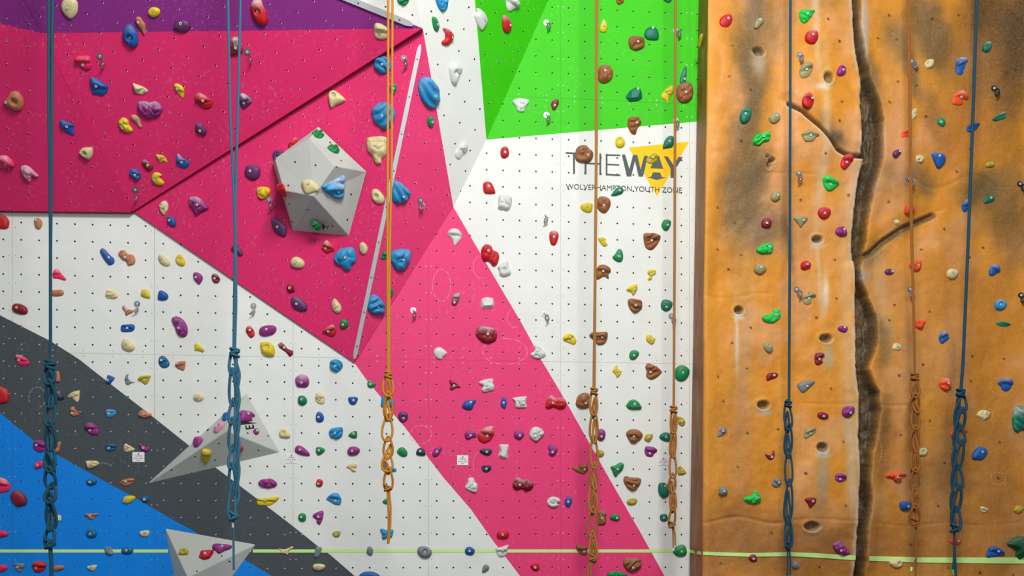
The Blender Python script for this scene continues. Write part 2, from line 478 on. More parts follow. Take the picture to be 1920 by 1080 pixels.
def rock_h(px, py):
    px = np.asarray(px, float); py = np.asarray(py, float)
    h = (fbm(px / 170, py / 230, 11, 3) - .5) * .26 + (fbm(px / 42, py / 50, 21, 3) - .5) * .03 + (fbm(px / 9, py / 9, 31, 2) - .5) * .004
    e = ss(1320, 1352, px); h = h * (.12 + .88 * e) - .022 * (1 - ss(1318, 1331, px)) ** 2
    L, R = crack_lr(px, py)
    inside = ss(L - 2, L + 3, px) * (1 - ss(R - 5, R + 4, px))
    rough = (fbm(px / 6, py / 26, 41, 3) - .5) * .10
    h = h - inside * (.17 + rough)
    h = h + .012 * np.exp(-((px - L + 9) / 9) ** 2)
    h = h - .03 * ss(R, R + 30, px) * (1 - ss(R + 60, R + 160, px))
    for pts, w, dep in BRANCH:
        d, s = dseg(px, py, pts)
        h = h - dep * (1 - ss(w * .3, w * 1.3, d))
        h = h - dep * .45 * np.where(s < 0, 1, 0) * (1 - ss(w, w * 5, d))
    for x, y, rx, ry in POCK:
        r = np.hypot((px - x) / rx, (py - y) / ry) + (fbm(px / 5, py / 5, 51, 2) - .5) * .35
        h = h - .06 * (1 - ss(.5, 1.12, r)) + .008 * np.exp(-((r - 1.3) / .25) ** 2)
    # moulding seams and wrinkles
    for y0, x0, x1, amp, dep in ((975, 1320, 1470, 6, .010), (975, 1480, 1602, 2, .006), (983, 1640, 1920, 3, .005), (757, 1500, 1605, 1, .006), (758, 1650, 1705, 2, .008), (552, 1320, 1450, 4, .004), (99, 1540, 1600, 1, .004), (325, 1440, 1530, 2, .004), (340, 1710, 1880, 12, .006), (148, 1735, 1830, 5, .005)):
        yy = y0 + amp * np.sin(px / 23.0 + y0)
        h = h - dep * np.exp(-((py - yy) / 2.6) ** 2) * ss(x0 - 8, x0 + 8, px) * (1 - ss(x1 - 8, x1 + 8, px))
    return h
BASE = np.array([226, 146, 42.]); 
STAIN_AND_LIGHT = [  # px, py, rx, ry, degrees, colour, strength; stains plus painted-in light and shade
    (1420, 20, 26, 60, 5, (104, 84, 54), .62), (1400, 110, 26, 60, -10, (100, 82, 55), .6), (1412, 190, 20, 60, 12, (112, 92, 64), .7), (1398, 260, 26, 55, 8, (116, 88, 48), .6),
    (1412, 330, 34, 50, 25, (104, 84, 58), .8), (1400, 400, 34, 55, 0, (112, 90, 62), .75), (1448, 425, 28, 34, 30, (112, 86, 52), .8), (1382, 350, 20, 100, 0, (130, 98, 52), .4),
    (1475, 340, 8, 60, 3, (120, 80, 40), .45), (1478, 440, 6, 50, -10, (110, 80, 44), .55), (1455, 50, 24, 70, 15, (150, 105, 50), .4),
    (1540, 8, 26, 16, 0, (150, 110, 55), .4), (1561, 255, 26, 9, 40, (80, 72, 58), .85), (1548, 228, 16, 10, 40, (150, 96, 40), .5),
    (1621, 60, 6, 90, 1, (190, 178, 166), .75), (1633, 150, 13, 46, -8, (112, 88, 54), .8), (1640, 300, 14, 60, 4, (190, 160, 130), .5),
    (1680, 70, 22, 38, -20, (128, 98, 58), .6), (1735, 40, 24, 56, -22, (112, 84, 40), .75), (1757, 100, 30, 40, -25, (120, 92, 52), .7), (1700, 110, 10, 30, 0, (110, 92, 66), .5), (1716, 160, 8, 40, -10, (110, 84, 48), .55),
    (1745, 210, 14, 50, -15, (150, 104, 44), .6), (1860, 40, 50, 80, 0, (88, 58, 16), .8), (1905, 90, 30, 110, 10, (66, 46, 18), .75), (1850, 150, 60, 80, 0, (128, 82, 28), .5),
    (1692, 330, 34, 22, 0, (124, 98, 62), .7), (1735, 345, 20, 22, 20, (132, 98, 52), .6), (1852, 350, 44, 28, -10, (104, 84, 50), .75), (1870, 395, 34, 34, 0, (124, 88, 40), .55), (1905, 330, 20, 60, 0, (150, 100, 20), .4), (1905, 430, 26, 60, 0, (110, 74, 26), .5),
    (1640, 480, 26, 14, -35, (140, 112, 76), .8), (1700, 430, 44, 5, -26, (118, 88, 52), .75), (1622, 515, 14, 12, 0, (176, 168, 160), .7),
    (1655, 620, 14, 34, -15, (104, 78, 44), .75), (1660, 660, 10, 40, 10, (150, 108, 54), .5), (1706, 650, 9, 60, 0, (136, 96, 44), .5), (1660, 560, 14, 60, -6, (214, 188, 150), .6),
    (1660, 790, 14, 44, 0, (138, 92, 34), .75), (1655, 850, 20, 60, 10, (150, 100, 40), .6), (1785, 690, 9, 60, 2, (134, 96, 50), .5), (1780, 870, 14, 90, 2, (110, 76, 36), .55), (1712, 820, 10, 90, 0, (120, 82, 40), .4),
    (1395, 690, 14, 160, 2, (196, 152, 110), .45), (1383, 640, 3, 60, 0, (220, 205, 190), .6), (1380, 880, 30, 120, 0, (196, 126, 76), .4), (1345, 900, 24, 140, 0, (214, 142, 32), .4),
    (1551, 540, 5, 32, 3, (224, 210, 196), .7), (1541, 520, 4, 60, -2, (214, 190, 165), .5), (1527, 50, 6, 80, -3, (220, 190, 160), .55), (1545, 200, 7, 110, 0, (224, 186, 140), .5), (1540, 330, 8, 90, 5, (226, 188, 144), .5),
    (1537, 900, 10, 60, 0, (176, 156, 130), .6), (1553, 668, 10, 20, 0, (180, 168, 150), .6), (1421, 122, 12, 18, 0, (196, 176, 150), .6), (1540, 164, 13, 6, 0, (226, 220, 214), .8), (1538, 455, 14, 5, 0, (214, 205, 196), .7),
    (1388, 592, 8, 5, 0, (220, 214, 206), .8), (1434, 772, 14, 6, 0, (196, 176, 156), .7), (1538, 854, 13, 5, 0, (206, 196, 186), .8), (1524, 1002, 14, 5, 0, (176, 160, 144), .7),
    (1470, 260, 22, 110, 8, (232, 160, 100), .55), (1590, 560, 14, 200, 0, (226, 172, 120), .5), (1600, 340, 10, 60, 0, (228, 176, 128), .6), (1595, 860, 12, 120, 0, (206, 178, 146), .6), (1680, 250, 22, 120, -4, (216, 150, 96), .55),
    (1700, 560, 60, 60, 0, (206, 138, 70), .5), (1750, 900, 40, 90, 0, (186, 132, 88), .5), (1740, 680, 60, 60, 0, (196, 138, 84), .5), (1330, 300, 10, 300, 0, (232, 158, 48), .5), (1330, 700, 10, 200, 0, (230, 154, 44), .4),  # last two: light on the left edge put into the colour
    (1840, 560, 70, 80, 0, (184, 116, 40), .4), (1860, 900, 70, 160, 0, (150, 96, 36), .45), (1560, 1030, 300, 60, 0, (150, 96, 44), .5), (1400, 1000, 70, 40, 0, (170, 112, 60), .5), (1800, 250, 60, 60, 0, (176, 108, 42), .4),  # lower right darkening: light falloff put into the colour
]
def rock_c(px, py):
    px = np.asarray(px, float); py = np.asarray(py, float)
    wx = (fbm(px / 22, py / 34, 61, 3) - .5) * 26; wy = (fbm(px / 26, py / 40, 71, 3) - .5) * 46
    c = np.repeat(BASE[None, :], px.size, 0)
    m = fbm(px / 60, py / 90, 81, 4)
    def blend(c, col, f): return c * (1 - f[:, None]) + np.array(col, float)[None, :] * f[:, None]
    c = blend(c, (226, 158, 96), ss(.5, .66, m) * .8)
    c = blend(c, (222, 142, 8), (1 - ss(.36, .52, m)) * .6)
    for x, y, rx, ry, dg, col, st in STAIN_AND_LIGHT:
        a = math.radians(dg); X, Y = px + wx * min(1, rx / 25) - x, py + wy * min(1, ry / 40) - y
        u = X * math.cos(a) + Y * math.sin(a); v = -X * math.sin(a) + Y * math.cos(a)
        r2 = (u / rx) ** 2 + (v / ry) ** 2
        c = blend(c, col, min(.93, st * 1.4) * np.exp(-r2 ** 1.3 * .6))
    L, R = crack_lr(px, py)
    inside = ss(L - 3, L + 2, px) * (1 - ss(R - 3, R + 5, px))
    cc = (fbm(px / 9, py / 26, 91, 3) * ss(-2, 16, px - L))[:, None] * np.array([84, 62, 36.])[None, :] + np.array([26, 23, 18.])[None, :]  # shade inside the deep crack put into the colour
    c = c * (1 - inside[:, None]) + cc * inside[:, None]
    # rubbed pale rim along the crack and branch
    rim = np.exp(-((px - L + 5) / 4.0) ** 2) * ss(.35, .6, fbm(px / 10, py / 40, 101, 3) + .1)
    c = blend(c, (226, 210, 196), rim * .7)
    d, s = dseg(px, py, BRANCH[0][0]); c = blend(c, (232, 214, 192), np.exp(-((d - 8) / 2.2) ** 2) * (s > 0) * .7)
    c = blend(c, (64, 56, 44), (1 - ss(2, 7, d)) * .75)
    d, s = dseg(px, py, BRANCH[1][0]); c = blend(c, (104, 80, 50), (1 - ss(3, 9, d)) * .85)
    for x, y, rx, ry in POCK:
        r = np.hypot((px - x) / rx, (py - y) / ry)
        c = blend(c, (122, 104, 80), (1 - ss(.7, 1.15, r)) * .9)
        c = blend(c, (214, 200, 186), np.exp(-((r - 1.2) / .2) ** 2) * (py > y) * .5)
    # bolt holes
    for x, y in HOLES:
        c = blend(c, (34, 20, 10), 1 - ss(1.5, 3.0, np.hypot(px - x, py - y)))
    return c
HOLES = [(1371, 90), (1363, 150), (1405, 172), (1548, 42), (1571, 81), (1575, 195), (1569, 231), (1544, 292), (1594, 364), (1503, 373), (1388, 267), (1348, 387), (1381, 415), (1669, 27), (1648, 70), (1683, 72), (1747, 37), (1795, 30), (1683, 153), (1667, 193), (1717, 162), (1734, 221), (1902, 134), (1794, 322), (1669, 377), (1773, 428), (1819, 280), (1571, 484), (1571, 558), (1534, 594), (1348, 465), (1393, 475), (1370, 501), (1410, 613), (1375, 642), (1732, 465), (1850, 461), (1824, 479), (1684, 568), (1748, 582), (1671, 599), (1814, 609), (1829, 667), (1892, 670), (1402, 690), (1348, 706), (1558, 729), (1358, 752), (1403, 812), (1459, 805), (1580, 829), (1385, 875), (1506, 889), (1731, 684), (1686, 704), (1825, 713), (1745, 789), (1693, 815), (1879, 828), (1776, 867), (1730, 906), (1811, 911), (1873, 897), (1580, 949), (1767, 948), (1447, 999), (1354, 1057), (1539, 1063), (1778, 1065), (1836, 1074), (1902, 1078), (1712, 1022)]

EDGE_F = [(-200, 1331), (0, 1328), (300, 1324), (600, 1321), (1080, 1319), (1400, 1318)]
EDGE_B = [(-200, 1313), (0, 1310), (540, 1301), (1080, 1293), (1400, 1288)]
def rock_point(px, py, extra=0.0):
    h = float(rock_h(np.array([px]), np.array([py]))[0])
    return U(px, py, RD) + NW * (h + extra)
def build_rock():
    st = 2.5
    ys = np.arange(-200, 1356, st); nx = int((1990 - 1320) / st)
    px = np.zeros((len(ys), nx + 1)); py = np.zeros_like(px)
    for i, y in enumerate(ys):
        x0 = np.interp(y, *zip(*EDGE_F))
        px[i] = x0 + (1990 - x0) * np.linspace(0, 1, nx + 1); py[i] = y
    X, Y = px.ravel(), py.ravel()
    h = rock_h(X, Y)
    n = np.array(NW); q = np.array(P0) + n * RD
    r = np.stack([(X - CX) / F, np.ones_like(X), (HY - Y) / F], 1)
    k = ((q - np.array(CAMP)) @ n) / (r @ n)
    P = np.array(CAMP)[None] + r * k[:, None] + h[:, None] * n[None]
    P[:, 2] = np.maximum(P[:, 2], 0)
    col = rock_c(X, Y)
    # side face: columns from the wall to the front edge
    ns = 14
    SV = []; SC = []
    for i, y in enumerate(ys):
        B = U(np.interp(y, *zip(*EDGE_B)), y, 0.0); Fp = Vector(P[i * (nx + 1)])
        for j in range(ns):
            t = j / ns
            p = B.lerp(Fp, t); w = (float(vnoise(np.array([j / 3.0]), np.array([y / 60.0]), 7)[0]) - .5) * .03 * math.sin(math.pi * t)
            p = p - EA * w; p.z = max(p.z, 0)
            SV.append(tuple(p))
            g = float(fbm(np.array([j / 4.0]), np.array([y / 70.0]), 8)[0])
            SC.append(np.array([150, 92, 32.]) * (.7 + .5 * g))  # rock colour darkened to carry the side face's shade
    V = [tuple(p) for p in P]; nV = len(V)
    faces = []
    w = nx + 1
    for i in range(len(ys) - 1):
        for j in range(nx):
            a = i * w + j; faces.append((a, a + w, a + w + 1, a + 1))
        for j in range(ns):
            a = nV + i * ns + j; c = nV + (i + 1) * ns + j
            b = a + 1 if j < ns - 1 else i * w
            d = c + 1 if j < ns - 1 else (i + 1) * w
            faces.append((a, c, d, b))
    me = bpy.data.meshes.new('wall_right')
    me.from_pydata(V + SV, [], faces)
    me.polygons.foreach_set('use_smooth', [True] * len(faces))
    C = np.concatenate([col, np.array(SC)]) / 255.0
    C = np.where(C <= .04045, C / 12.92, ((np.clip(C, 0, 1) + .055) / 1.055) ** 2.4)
    at = me.color_attributes.new('paint_and_shade', 'FLOAT_COLOR', 'POINT')
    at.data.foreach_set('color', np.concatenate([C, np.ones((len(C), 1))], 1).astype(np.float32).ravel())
    g = NT('moulded_rock', 0.52, 0.3)
    a = g.n('ShaderNodeVertexColor'); a.layer_name = 'paint_and_shade'
    tc = g.n('ShaderNodeTexCoord').outputs['Object']
    n1 = g.ramp(g.noise(tc, 9, 6, .65), .3, .7); n2 = g.ramp(g.noise(tc, 55, 4, .6), .35, .65)
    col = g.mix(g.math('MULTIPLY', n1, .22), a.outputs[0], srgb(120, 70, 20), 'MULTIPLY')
    col = g.mix(g.math('MULTIPLY', n2, .10), col, srgb(240, 200, 150))
    g.l(col, g.b.inputs['Base Color'])
    hh = g.math('ADD', g.noise(tc, 14, 5, .6), g.math('MULTIPLY', g.noise(tc, 70, 3, .5), .35))
    g.bump(hh, .26, .012)
    me.materials.append(g.m)
    o = link(bpy.data.objects.new('wall_right', me))
    return tag(o, 'ochre moulded rock climbing wall with a deep dark vertical crack', None, None, 'structure')
rockwall = build_rock()

# floor below the picture, so the walls stand on something
fl = mesh_obj('floor', [(-8, 1, 0), (8, 1, 0), (8, 12, 0), (-8, 12, 0)], [(0, 1, 2, 3)], mat_plain('rubber_floor', (92, 94, 98), 0.8))
tag(fl, 'dark grey rubber hall floor', None, None, 'structure')

# ------------------------------------------------------------------ rings drawn in chalk
def chalk_ring(cx, cy, rx, ry, rgb, a0=0, a1=360, w=.5, on_rock=False):
    N = 40; f = (lambda x, y: rock_point(x, y, .003)) if on_rock else (lambda x, y: U(x, y, .0012))
    inn, out = [], []
    for i in range(N + 1):
        a = math.radians(a0 + (a1 - a0) * i / N); k = w * (.6 + .5 * math.sin(i * 1.7))
        inn.append(f(cx + (rx - k) * math.cos(a), cy + (ry - k) * math.sin(a))); out.append(f(cx + (rx + k) * math.cos(a), cy + (ry + k) * math.sin(a)))
    o = mesh_obj('chalk_ring', inn + out, [(i, i + 1, N + 2 + i, N + 1 + i) for i in range(N)], mat_plain('chalk_line', rgb, .9), rockwall if on_rock else wall)
for a in ((947, 659, 42, 24), (789, 815, 20, 17), (905, 870, 18, 26, 150, 280), (828, 535, 17, 30), (905, 500, 18, 22, 90, 270), (965, 596, 14, 18, 60, 240)): chalk_ring(*a[:4], (250, 152, 188), *a[4:], w=.55)
for a in ((70, 745, 16, 19, 150, 440), (190, 878, 22, 10, 200, 330)): chalk_ring(*a[:4], (112, 124, 130), *a[4:], w=1.6)
for a in ((1354, 811, 15, 17), (1745, 790, 17, 14), (1886, 722, 19, 17), (1873, 898, 14, 12), (1645, 845, 9, 22, -90, 90), (1855, 776, 14, 13)): chalk_ring(*a[:4], (224, 184, 136), *a[4:], w=.5, on_rock=True)

# ------------------------------------------------------------------ the lime tape line
tape = thing('tape_line', 'long horizontal line of lime green tape running low across both walls', 'tape')
def ribbon(name, tops, bots, parent):
    k = len(tops); vs = list(tops) + list(bots)
    mesh_obj(name, vs, [(i, k + i, k + i + 1, i + 1) for i in range(k - 1)], M['tape'], parent, smooth=False)
def tape_flat(x0, x1):
    ribbon('tape_strip', [U(x, 1030.2, .0025) for x in (x0, x1)], [U(x, 1036.2, .0025) for x in (x0, x1)], tape)
tape_flat(-200, 315); tape_flat(474, 1294)
ty_ = [(1319, 1037.5), (1408, 1040.5), (1481, 1039), (1533, 1041.5), (1603, 1046), (1728, 1050), (1920, 1051), (1980, 1051)]
B0, F0 = U(1294, 1030.3), rock_point(1319.5, 1034.5); B1, F1 = U(1294, 1036.3), rock_point(1319.5, 1040.5)
ribbon('tape_strip', [B0 - EA * .004, F0 - EA * .014], [B1 - EA * .004, F1 - EA * .014], tape)
def tape_rock(x0, x1):
    xs = [x0 + (x1 - x0) * i / int((x1 - x0) / 4) for i in range(int((x1 - x0) / 4) + 1)]
    yc = [float(np.interp(x, *zip(*ty_))) for x in xs]
    hh = [1 + (x - 1320) * .0015 for x in xs]
    ribbon('tape_strip', [rock_point(x, y - 3.1 * k, .007) for x, y, k in zip(xs, yc, hh)], [rock_point(x, y + 3.1 * k, .007) for x, y, k in zip(xs, yc, hh)], tape)
tape_rock(1319, 1602); tape_rock(1628, 1980)

# ------------------------------------------------------------------ ropes
def mat_rope(name, c1, c2):
    g = NT(name, 0.75, 0.2)
    tc = g.n('ShaderNodeTexCoord').outputs['Object']
    w = g.n('ShaderNodeTexWave', wave_type='BANDS', bands_direction='DIAGONAL'); w.inputs['Scale'].default_value = 45
    w.inputs['Distortion'].default_value = 3; g.l(tc, w.inputs['Vector'])
    g.l(g.mix(g.math('MULTIPLY', w.outputs['Fac'], .5), srgb(*c1), srgb(*c2)), g.b.inputs['Base Color'])
    g.bump(w.outputs['Fac'], .15, .001)
    return g.m
RM = {'teal': mat_rope('teal_rope', (58, 112, 138), (34, 78, 100)), 'dteal': mat_rope('dark_teal_rope', (34, 86, 104), (20, 58, 74)),
      'gold': mat_rope('gold_rope', (206, 138, 46), (150, 96, 30)), 'ginger': mat_rope('ginger_rope', (168, 104, 46), (96, 56, 22)), 'bronze': mat_rope('bronze_rope', (176, 122, 58), (126, 82, 34)), 'brown': mat_rope('tan_rope', (176, 118, 60), (122, 78, 34)),
      'navy': mat_rope('blue_grey_rope', (36, 78, 100), (20, 50, 68))}
def tube(name, splines, r, mat, parent, cyc=()):
    cu = bpy.data.curves.new(name, 'CURVE'); cu.dimensions = '3D'; cu.bevel_depth = r; cu.bevel_resolution = 3; cu.resolution_u = 3
    for i, pts in enumerate(splines):
        sp = cu.splines.new('NURBS'); sp.points.add(len(pts) - 1)
        for p, q in zip(sp.points, pts): p.co = (q[0], q[1], q[2], 1)
        sp.order_u = 3; sp.use_endpoint_u = i not in cyc; sp.use_cyclic_u = i in cyc
    cu.materials.append(mat); cu.use_fill_caps = True
    # baked to a mesh so that it reads as one solid part
    o = bpy.data.objects.new(name, cu); COL.objects.link(o)
    dg = bpy.context.evaluated_depsgraph_get(); dg.update()
    me = bpy.data.meshes.new_from_object(o.evaluated_get(dg))
    bpy.data.objects.remove(o)
    me.polygons.foreach_set('use_smooth', [True] * len(me.polygons))
    return link(bpy.data.objects.new(name, me), parent)
def chain(top, bot, n, w, D, r, mat, parent, seed, side=0.5):
    """a daisy chain: elongated bights, each hanging through the one above, beside a twisted trunk"""
    rnd = random.Random(seed)
    sc = (10 - D) / 10 * .005
    A, B = U(top[0], top[1], D), U(bot[0], bot[1], D)
    ax = (B - A).normalized(); L = (B - A).length; W = w / 2 * sc
    brk = [0]
    for i in range(n): brk.append(brk[-1] + rnd.uniform(.7, 1.3))
    brk = [b / brk[-1] for b in brk]
    bias = abs(side) > .5
    if bias:
        # two trunk strands winding round each other down one side
        tw = L / .06; m = int(n * 7); spl = []
        for k in (0, 1):
            pts = []
            for i in range(m + 1):
                t = i / m; fade = min(1, t * 8, (1 - t) * 8); a = t * tw + k * math.pi
                pts.append(A + ax * (L * t) + EA * (side * W * .55 * fade + r * 1.05 * math.cos(a)) + NW * (r * 1.05 * math.sin(a)))
            spl.append(pts)
        tube('trunk', spl, r, mat, parent)
    def bight(y0, y1, c0, amp, skew, front):
        pts = []
        for k in range(20):
            a = 2 * math.pi * k / 20
            v = (1 - math.cos(a)) / 2                  # 0 top, 1 bottom
            x = amp * math.sin(a) * (.35 + .65 * v ** .8)
            dep = front * r * 1.7 * math.cos(math.pi * v) + r * .6 * math.sin(a)
            pts.append(A + ax * (y0 + (y1 - y0) * v) + EA * (c0 + x + skew * (v - .5)) + NW * dep)
        tube('loop', [pts], r, mat, parent, cyc=[0])
    P_ = L / n
    for i in range(n):
        y0 = L * brk[i] - P_ * .14; y1 = L * brk[i + 1] + P_ * .12
        c0 = -side * W * .38 if bias else rnd.uniform(-.1, .1) * W
        amp = (W - r) * (rnd.uniform(1.0, 1.28) if not bias else rnd.uniform(.6, .7))
        bight(y0, y1, c0, amp, rnd.uniform(-.2, .2) * W, 1 if i % 2 else -1)
        if not bias and i % 3 != 2:
            bight(y0 + P_ * .42, y1 + P_ * .10, c0 + rnd.uniform(-.15, .15) * W, amp * .42, rnd.uniform(-.5, .5) * W, -1 if i % 2 else 1)
    # the knots that start and finish the chain
    for c, rows in ((A, ((-1.6, .3), (0.3, -.4), (2.2, .5))), (B, ((-2.0, .9), (.6, -.8)))):
        for dz, tl in rows:
            q = [c + ax * dz * r + EA * (r * 2.6 * math.cos(a)) + NW * (r * 2.5 * math.sin(a)) + ax * (r * 1.6 * tl * math.cos(a)) for a in [x * math.pi / 6 for x in range(12)]]
            tube('knot_turn', [q], r, mat, parent, cyc=[0])
def rope(label, mat, D, strands, ch, tails, r, n, w, seed, tip=None, side=.3):
    A = U(ch[0][0], ch[0][1], D)
    t = thing('climbing_rope', label, 'rope', 'top ropes hanging down the walls')
    m = RM[mat]; sc = (10 - D) / 10 * .005
    for st, rr in strands:
        tube('strand', [[U(x, y, D) + NW * (i * 0) for i, (x, y) in enumerate(st)]], rr * sc, m, t)
    chain(ch[0], ch[1], n, w, D, r * sc, m, t, seed, side)
    for tl, rr in tails:
        tube('loose_end', [[U(x, y, D) for x, y in tl]], rr * sc, m, t)
    if tip:
        P = U(tip[0], tip[1], D); Q = U(tip[0] + tip[3], tip[1] + tip[2], D)
        o = tube('whipped_tip', [[P, P.lerp(Q, .5), Q]], 2.4 * sc, tip[4], t)
def bez(*pts):
    # a few in-between points so that long strands stay smooth
    out = []
    for a, b in zip(pts[:-1], pts[1:]):
        for k in range(4): out.append((a[0] + (b[0] - a[0]) * k / 4, a[1] + (b[1] - a[1]) * k / 4))
    return out + [pts[-1]]
TOPY = -200
rope('dark teal rope hanging furthest out over the blue corner, tied into a long chain', 'dteal', 1.5,
     [(bez((90.5, TOPY), (91.5, 0), (91.5, 225), (94, 340), (94.5, 460), (94.5, 685)), 2.7), (bez((99.5, TOPY), (98.5, 0), (96.5, 225), (96.5, 340), (95, 460), (95, 685)), 2.7)],
     ((94, 683), (94, 1022)), [(bez((94, 1020), (96, 1050), (97, 1120)), 3.6)], 3.0, 9, 27, 3)
rope('pair of blue teal strands ending in a chain before the grey pyramid volume', 'teal', 1.4,
     [(bez((426.5, TOPY), (427.5, 0), (432, 225), (439, 385), (440.5, 450), (439, 570), (438, 660)), 2.4), (bez((453, TOPY), (451, 0), (445.5, 225), (441, 385), (442, 450), (442.5, 570), (440, 660)), 2.6)],
     ((440, 660), (439, 970)), [(bez((438, 968), (437.5, 1000), (438.5, 1069)), 2.0)], 2.8, 7, 30, 8, (437, 980, 9, 0, M['bolt']), .7)
rope('golden rope hanging in front of the silver strip, its chain ending above the lime tape', 'gold', 1.28,
     [(bez((728, TOPY), (728, 0), (727, 300), (726.5, 450), (727.5, 700)), 2.3), (bez((736.5, TOPY), (736, 0), (734.5, 300), (731, 450), (729.5, 700)), 2.3)],
     ((728, 702), (727, 916)), [(bez((726, 914), (728.5, 960), (728.5, 990), (727, 1020)), 2.0), (bez((729, 914), (732.5, 950), (732, 985), (728.5, 1019)), 2.0)], 2.2, 6, 25, 12)
rope('bronze rope hanging across the logo letters, knotted into a chain over the pink band', 'bronze', .55,
     [(bez((1117.3, TOPY), (1117.3, 0), (1117, 300), (1115.5, 450), (1112.5, 735)), 1.8), (bez((1120.5, TOPY), (1120.3, 0), (1119, 300), (1117.5, 450), (1115, 735)), 1.8)],
     ((1114, 733), (1111, 1046)), [(bez((1110, 1044), (1103, 1065), (1099.5, 1110)), 1.8), (bez((1110, 1044), (1108, 1065), (1106, 1110)), 1.8)], 2.2, 7, 22, 17)
rope('thin tan rope running past the yellow triangle beside the rock wall corner', 'brown', .45,
     [(bez((1266.8, TOPY), (1266.3, 0), (1264.5, 450), (1263, 765)), 2.1), (bez((1268.3, TOPY), (1267.3, 0), (1266, 450), (1264, 765)), 1.6)],
     ((1263, 767), (1260, 985)), [(bez((1260.5, 984), (1262, 1000), (1262.5, 1028)), 1.5), (bez((1261.5, 984), (1265.5, 1000), (1266.5, 1023)), 1.5)], 2.2, 6, 18, 23, (1262.5, 1027, 6, 0, M['bolt']))
rope('dark slate blue rope with a long thin chain over the rock before the crack', 'navy', RD + .3,
     [(bez((1482, TOPY), (1482, 0), (1481, 450), (1479.5, 756)), 2.6)],
     ((1478, 757), (1477.5, 1022)), [(bez((1476.5, 1020), (1477, 1050), (1476, 1100)), 1.7), (bez((1479, 1020), (1482, 1050), (1481.5, 1078)), 1.7)], 2.1, 5, 22, 31)
rope('ginger rope with a twisted chain hanging just past the deep rock crack', 'ginger', RD + .3,
     [(bez((1701.5, TOPY), (1701.8, 0), (1705, 225), (1708, 430), (1713, 600), (1715, 705)), 2.0), (bez((1704.6, TOPY), (1705, 0), (1707.5, 225), (1710, 430), (1714, 600), (1715.5, 705)), 2.0)],
     ((1715, 706), (1716, 980)), [(bez((1716, 978), (1718.5, 1010), (1716, 1110)), 1.7), (bez((1717.5, 978), (1720, 1040), (1712, 1058), (1709, 1066)), 1.4)], 2.4, 8, 24, 37, (1709.5, 1063, 8, -1, M['tape']))
rope('slanting blue grey rope with a big chain on the rock wall', 'navy', RD + .3,
     [(bez((1835, TOPY), (1831.5, 0), (1824, 225), (1815.5, 450), (1806, 675), (1801.5, 735)), 3.1)],
     ((1801, 736), (1789.5, 992)), [(bez((1789, 990), (1789.5, 1030), (1794, 1110)), 2.4), (bez((1790, 990), (1789, 1040), (1786.5, 1072)), 2.0)], 2.7, 7, 31, 41, (1786.5, 1068, 8, 0, mat_plain('green_tip', (60, 200, 60))), -.8)

# ------------------------------------------------------------------ climbing holds
COLS = {  # code: (name, rgb)
    'cr': ('cream', (222, 208, 152)), 'ye': ('yellow', (226, 200, 20)), 'ol': ('olive yellow', (186, 168, 30)), 'bl': ('blue', (16, 88, 168)),
    'sk': ('sky blue', (36, 146, 204)), 'tl': ('dull blue', (18, 102, 146)), 'rd': ('red', (198, 22, 32)), 'mr': ('dark red', (138, 24, 40)),
    'pk': ('hot pink', (236, 40, 100)), 'pc': ('chalky pink', (216, 140, 166)), 'pu': ('purple', (146, 42, 126)), 'vi': ('dusky violet', (98, 46, 100)),
    'sa': ('terracotta', (192, 120, 84)), 'tn': ('tan', (200, 160, 116)), 'br': ('brown', (150, 92, 46)), 'gn': ('green', (10, 138, 76)),
    'ge': ('leaf green', (16, 136, 70)), 'ng': ('neon green', (24, 200, 76)), 'tg': ('teal green', (10, 118, 92)), 'dg': ('dark green', (8, 88, 54)),
    'wh': ('white', (218, 220, 216)), 'gy': ('grey', (124, 132, 138)), 'kh': ('khaki', (160, 152, 104)), 'or': ('orange', (240, 84, 34)), 'dk': ('dark slate', (36, 60, 74)),
}
def mat_hold(name, rgb, chalk):
    g = NT(name, 0.5, 0.4)
    tc = g.n('ShaderNodeTexCoord').outputs['Object']
    sp = g.n('ShaderNodeSeparateXYZ'); g.l(tc, sp.inputs[0])
    base = srgb(*rgb)
    nz = g.ramp(g.noise(tc, 16, 5, .65), .35, .7)
    col = g.mix(g.math('MULTIPLY', nz, .35), base, tuple(c * .62 for c in base[:3]) + (1,))
    up = g.ramp(sp.outputs[1], -.0 if chalk else .01, .07)
    dust = g.math('MULTIPLY', g.math('MULTIPLY', up, g.ramp(g.noise(tc, 22, 5, .7), .35, .6)), (.6 if chalk else .12))
    col = g.mix(dust, col, srgb(224, 216, 218))
    g.l(col, g.b.inputs['Base Color'])
    g.bump(g.noise(tc, 190, 3, .6), .35, .002)
    return g.m
HM = {}
def hold_mat(code, chalk):
    if (code, chalk) not in HM: HM[(code, chalk)] = mat_hold(COLS[code][0].replace(' ', '_') + ('_chalked' if chalk else '_resin'), COLS[code][1], chalk)
    return HM[(code, chalk)]

def bolt_mesh():
    bm = bmesh.new()
    prof = [(.0135, -.004), (.0135, .0005), (.0115, .0008), (.0115, .0035), (.0102, .005), (.0044, .005), (.0038, .001)]
    N = 12; rows = []
    for r, z in prof: rows.append([bm.verts.new((r * math.cos(2 * math.pi * k / N), r * math.sin(2 * math.pi * k / N), z)) for k in range(N)])
    for i in range(len(rows) - 1):
        for k in range(N):
            f = bm.faces.new((rows[i][k], rows[i][(k + 1) % N], rows[i + 1][(k + 1) % N], rows[i + 1][k]))
            f.material_index = 1 if i < 2 or i == 5 else 0; f.smooth = True
    f = bm.faces.new(rows[-1]); f.material_index = 1
    me = bpy.data.meshes.new('bolt'); bm.to_mesh(me); bm.free()
    me.materials.append(M['bolt']); me.materials.append(M['boltdark'])
    return me
BOLT = bolt_mesh()

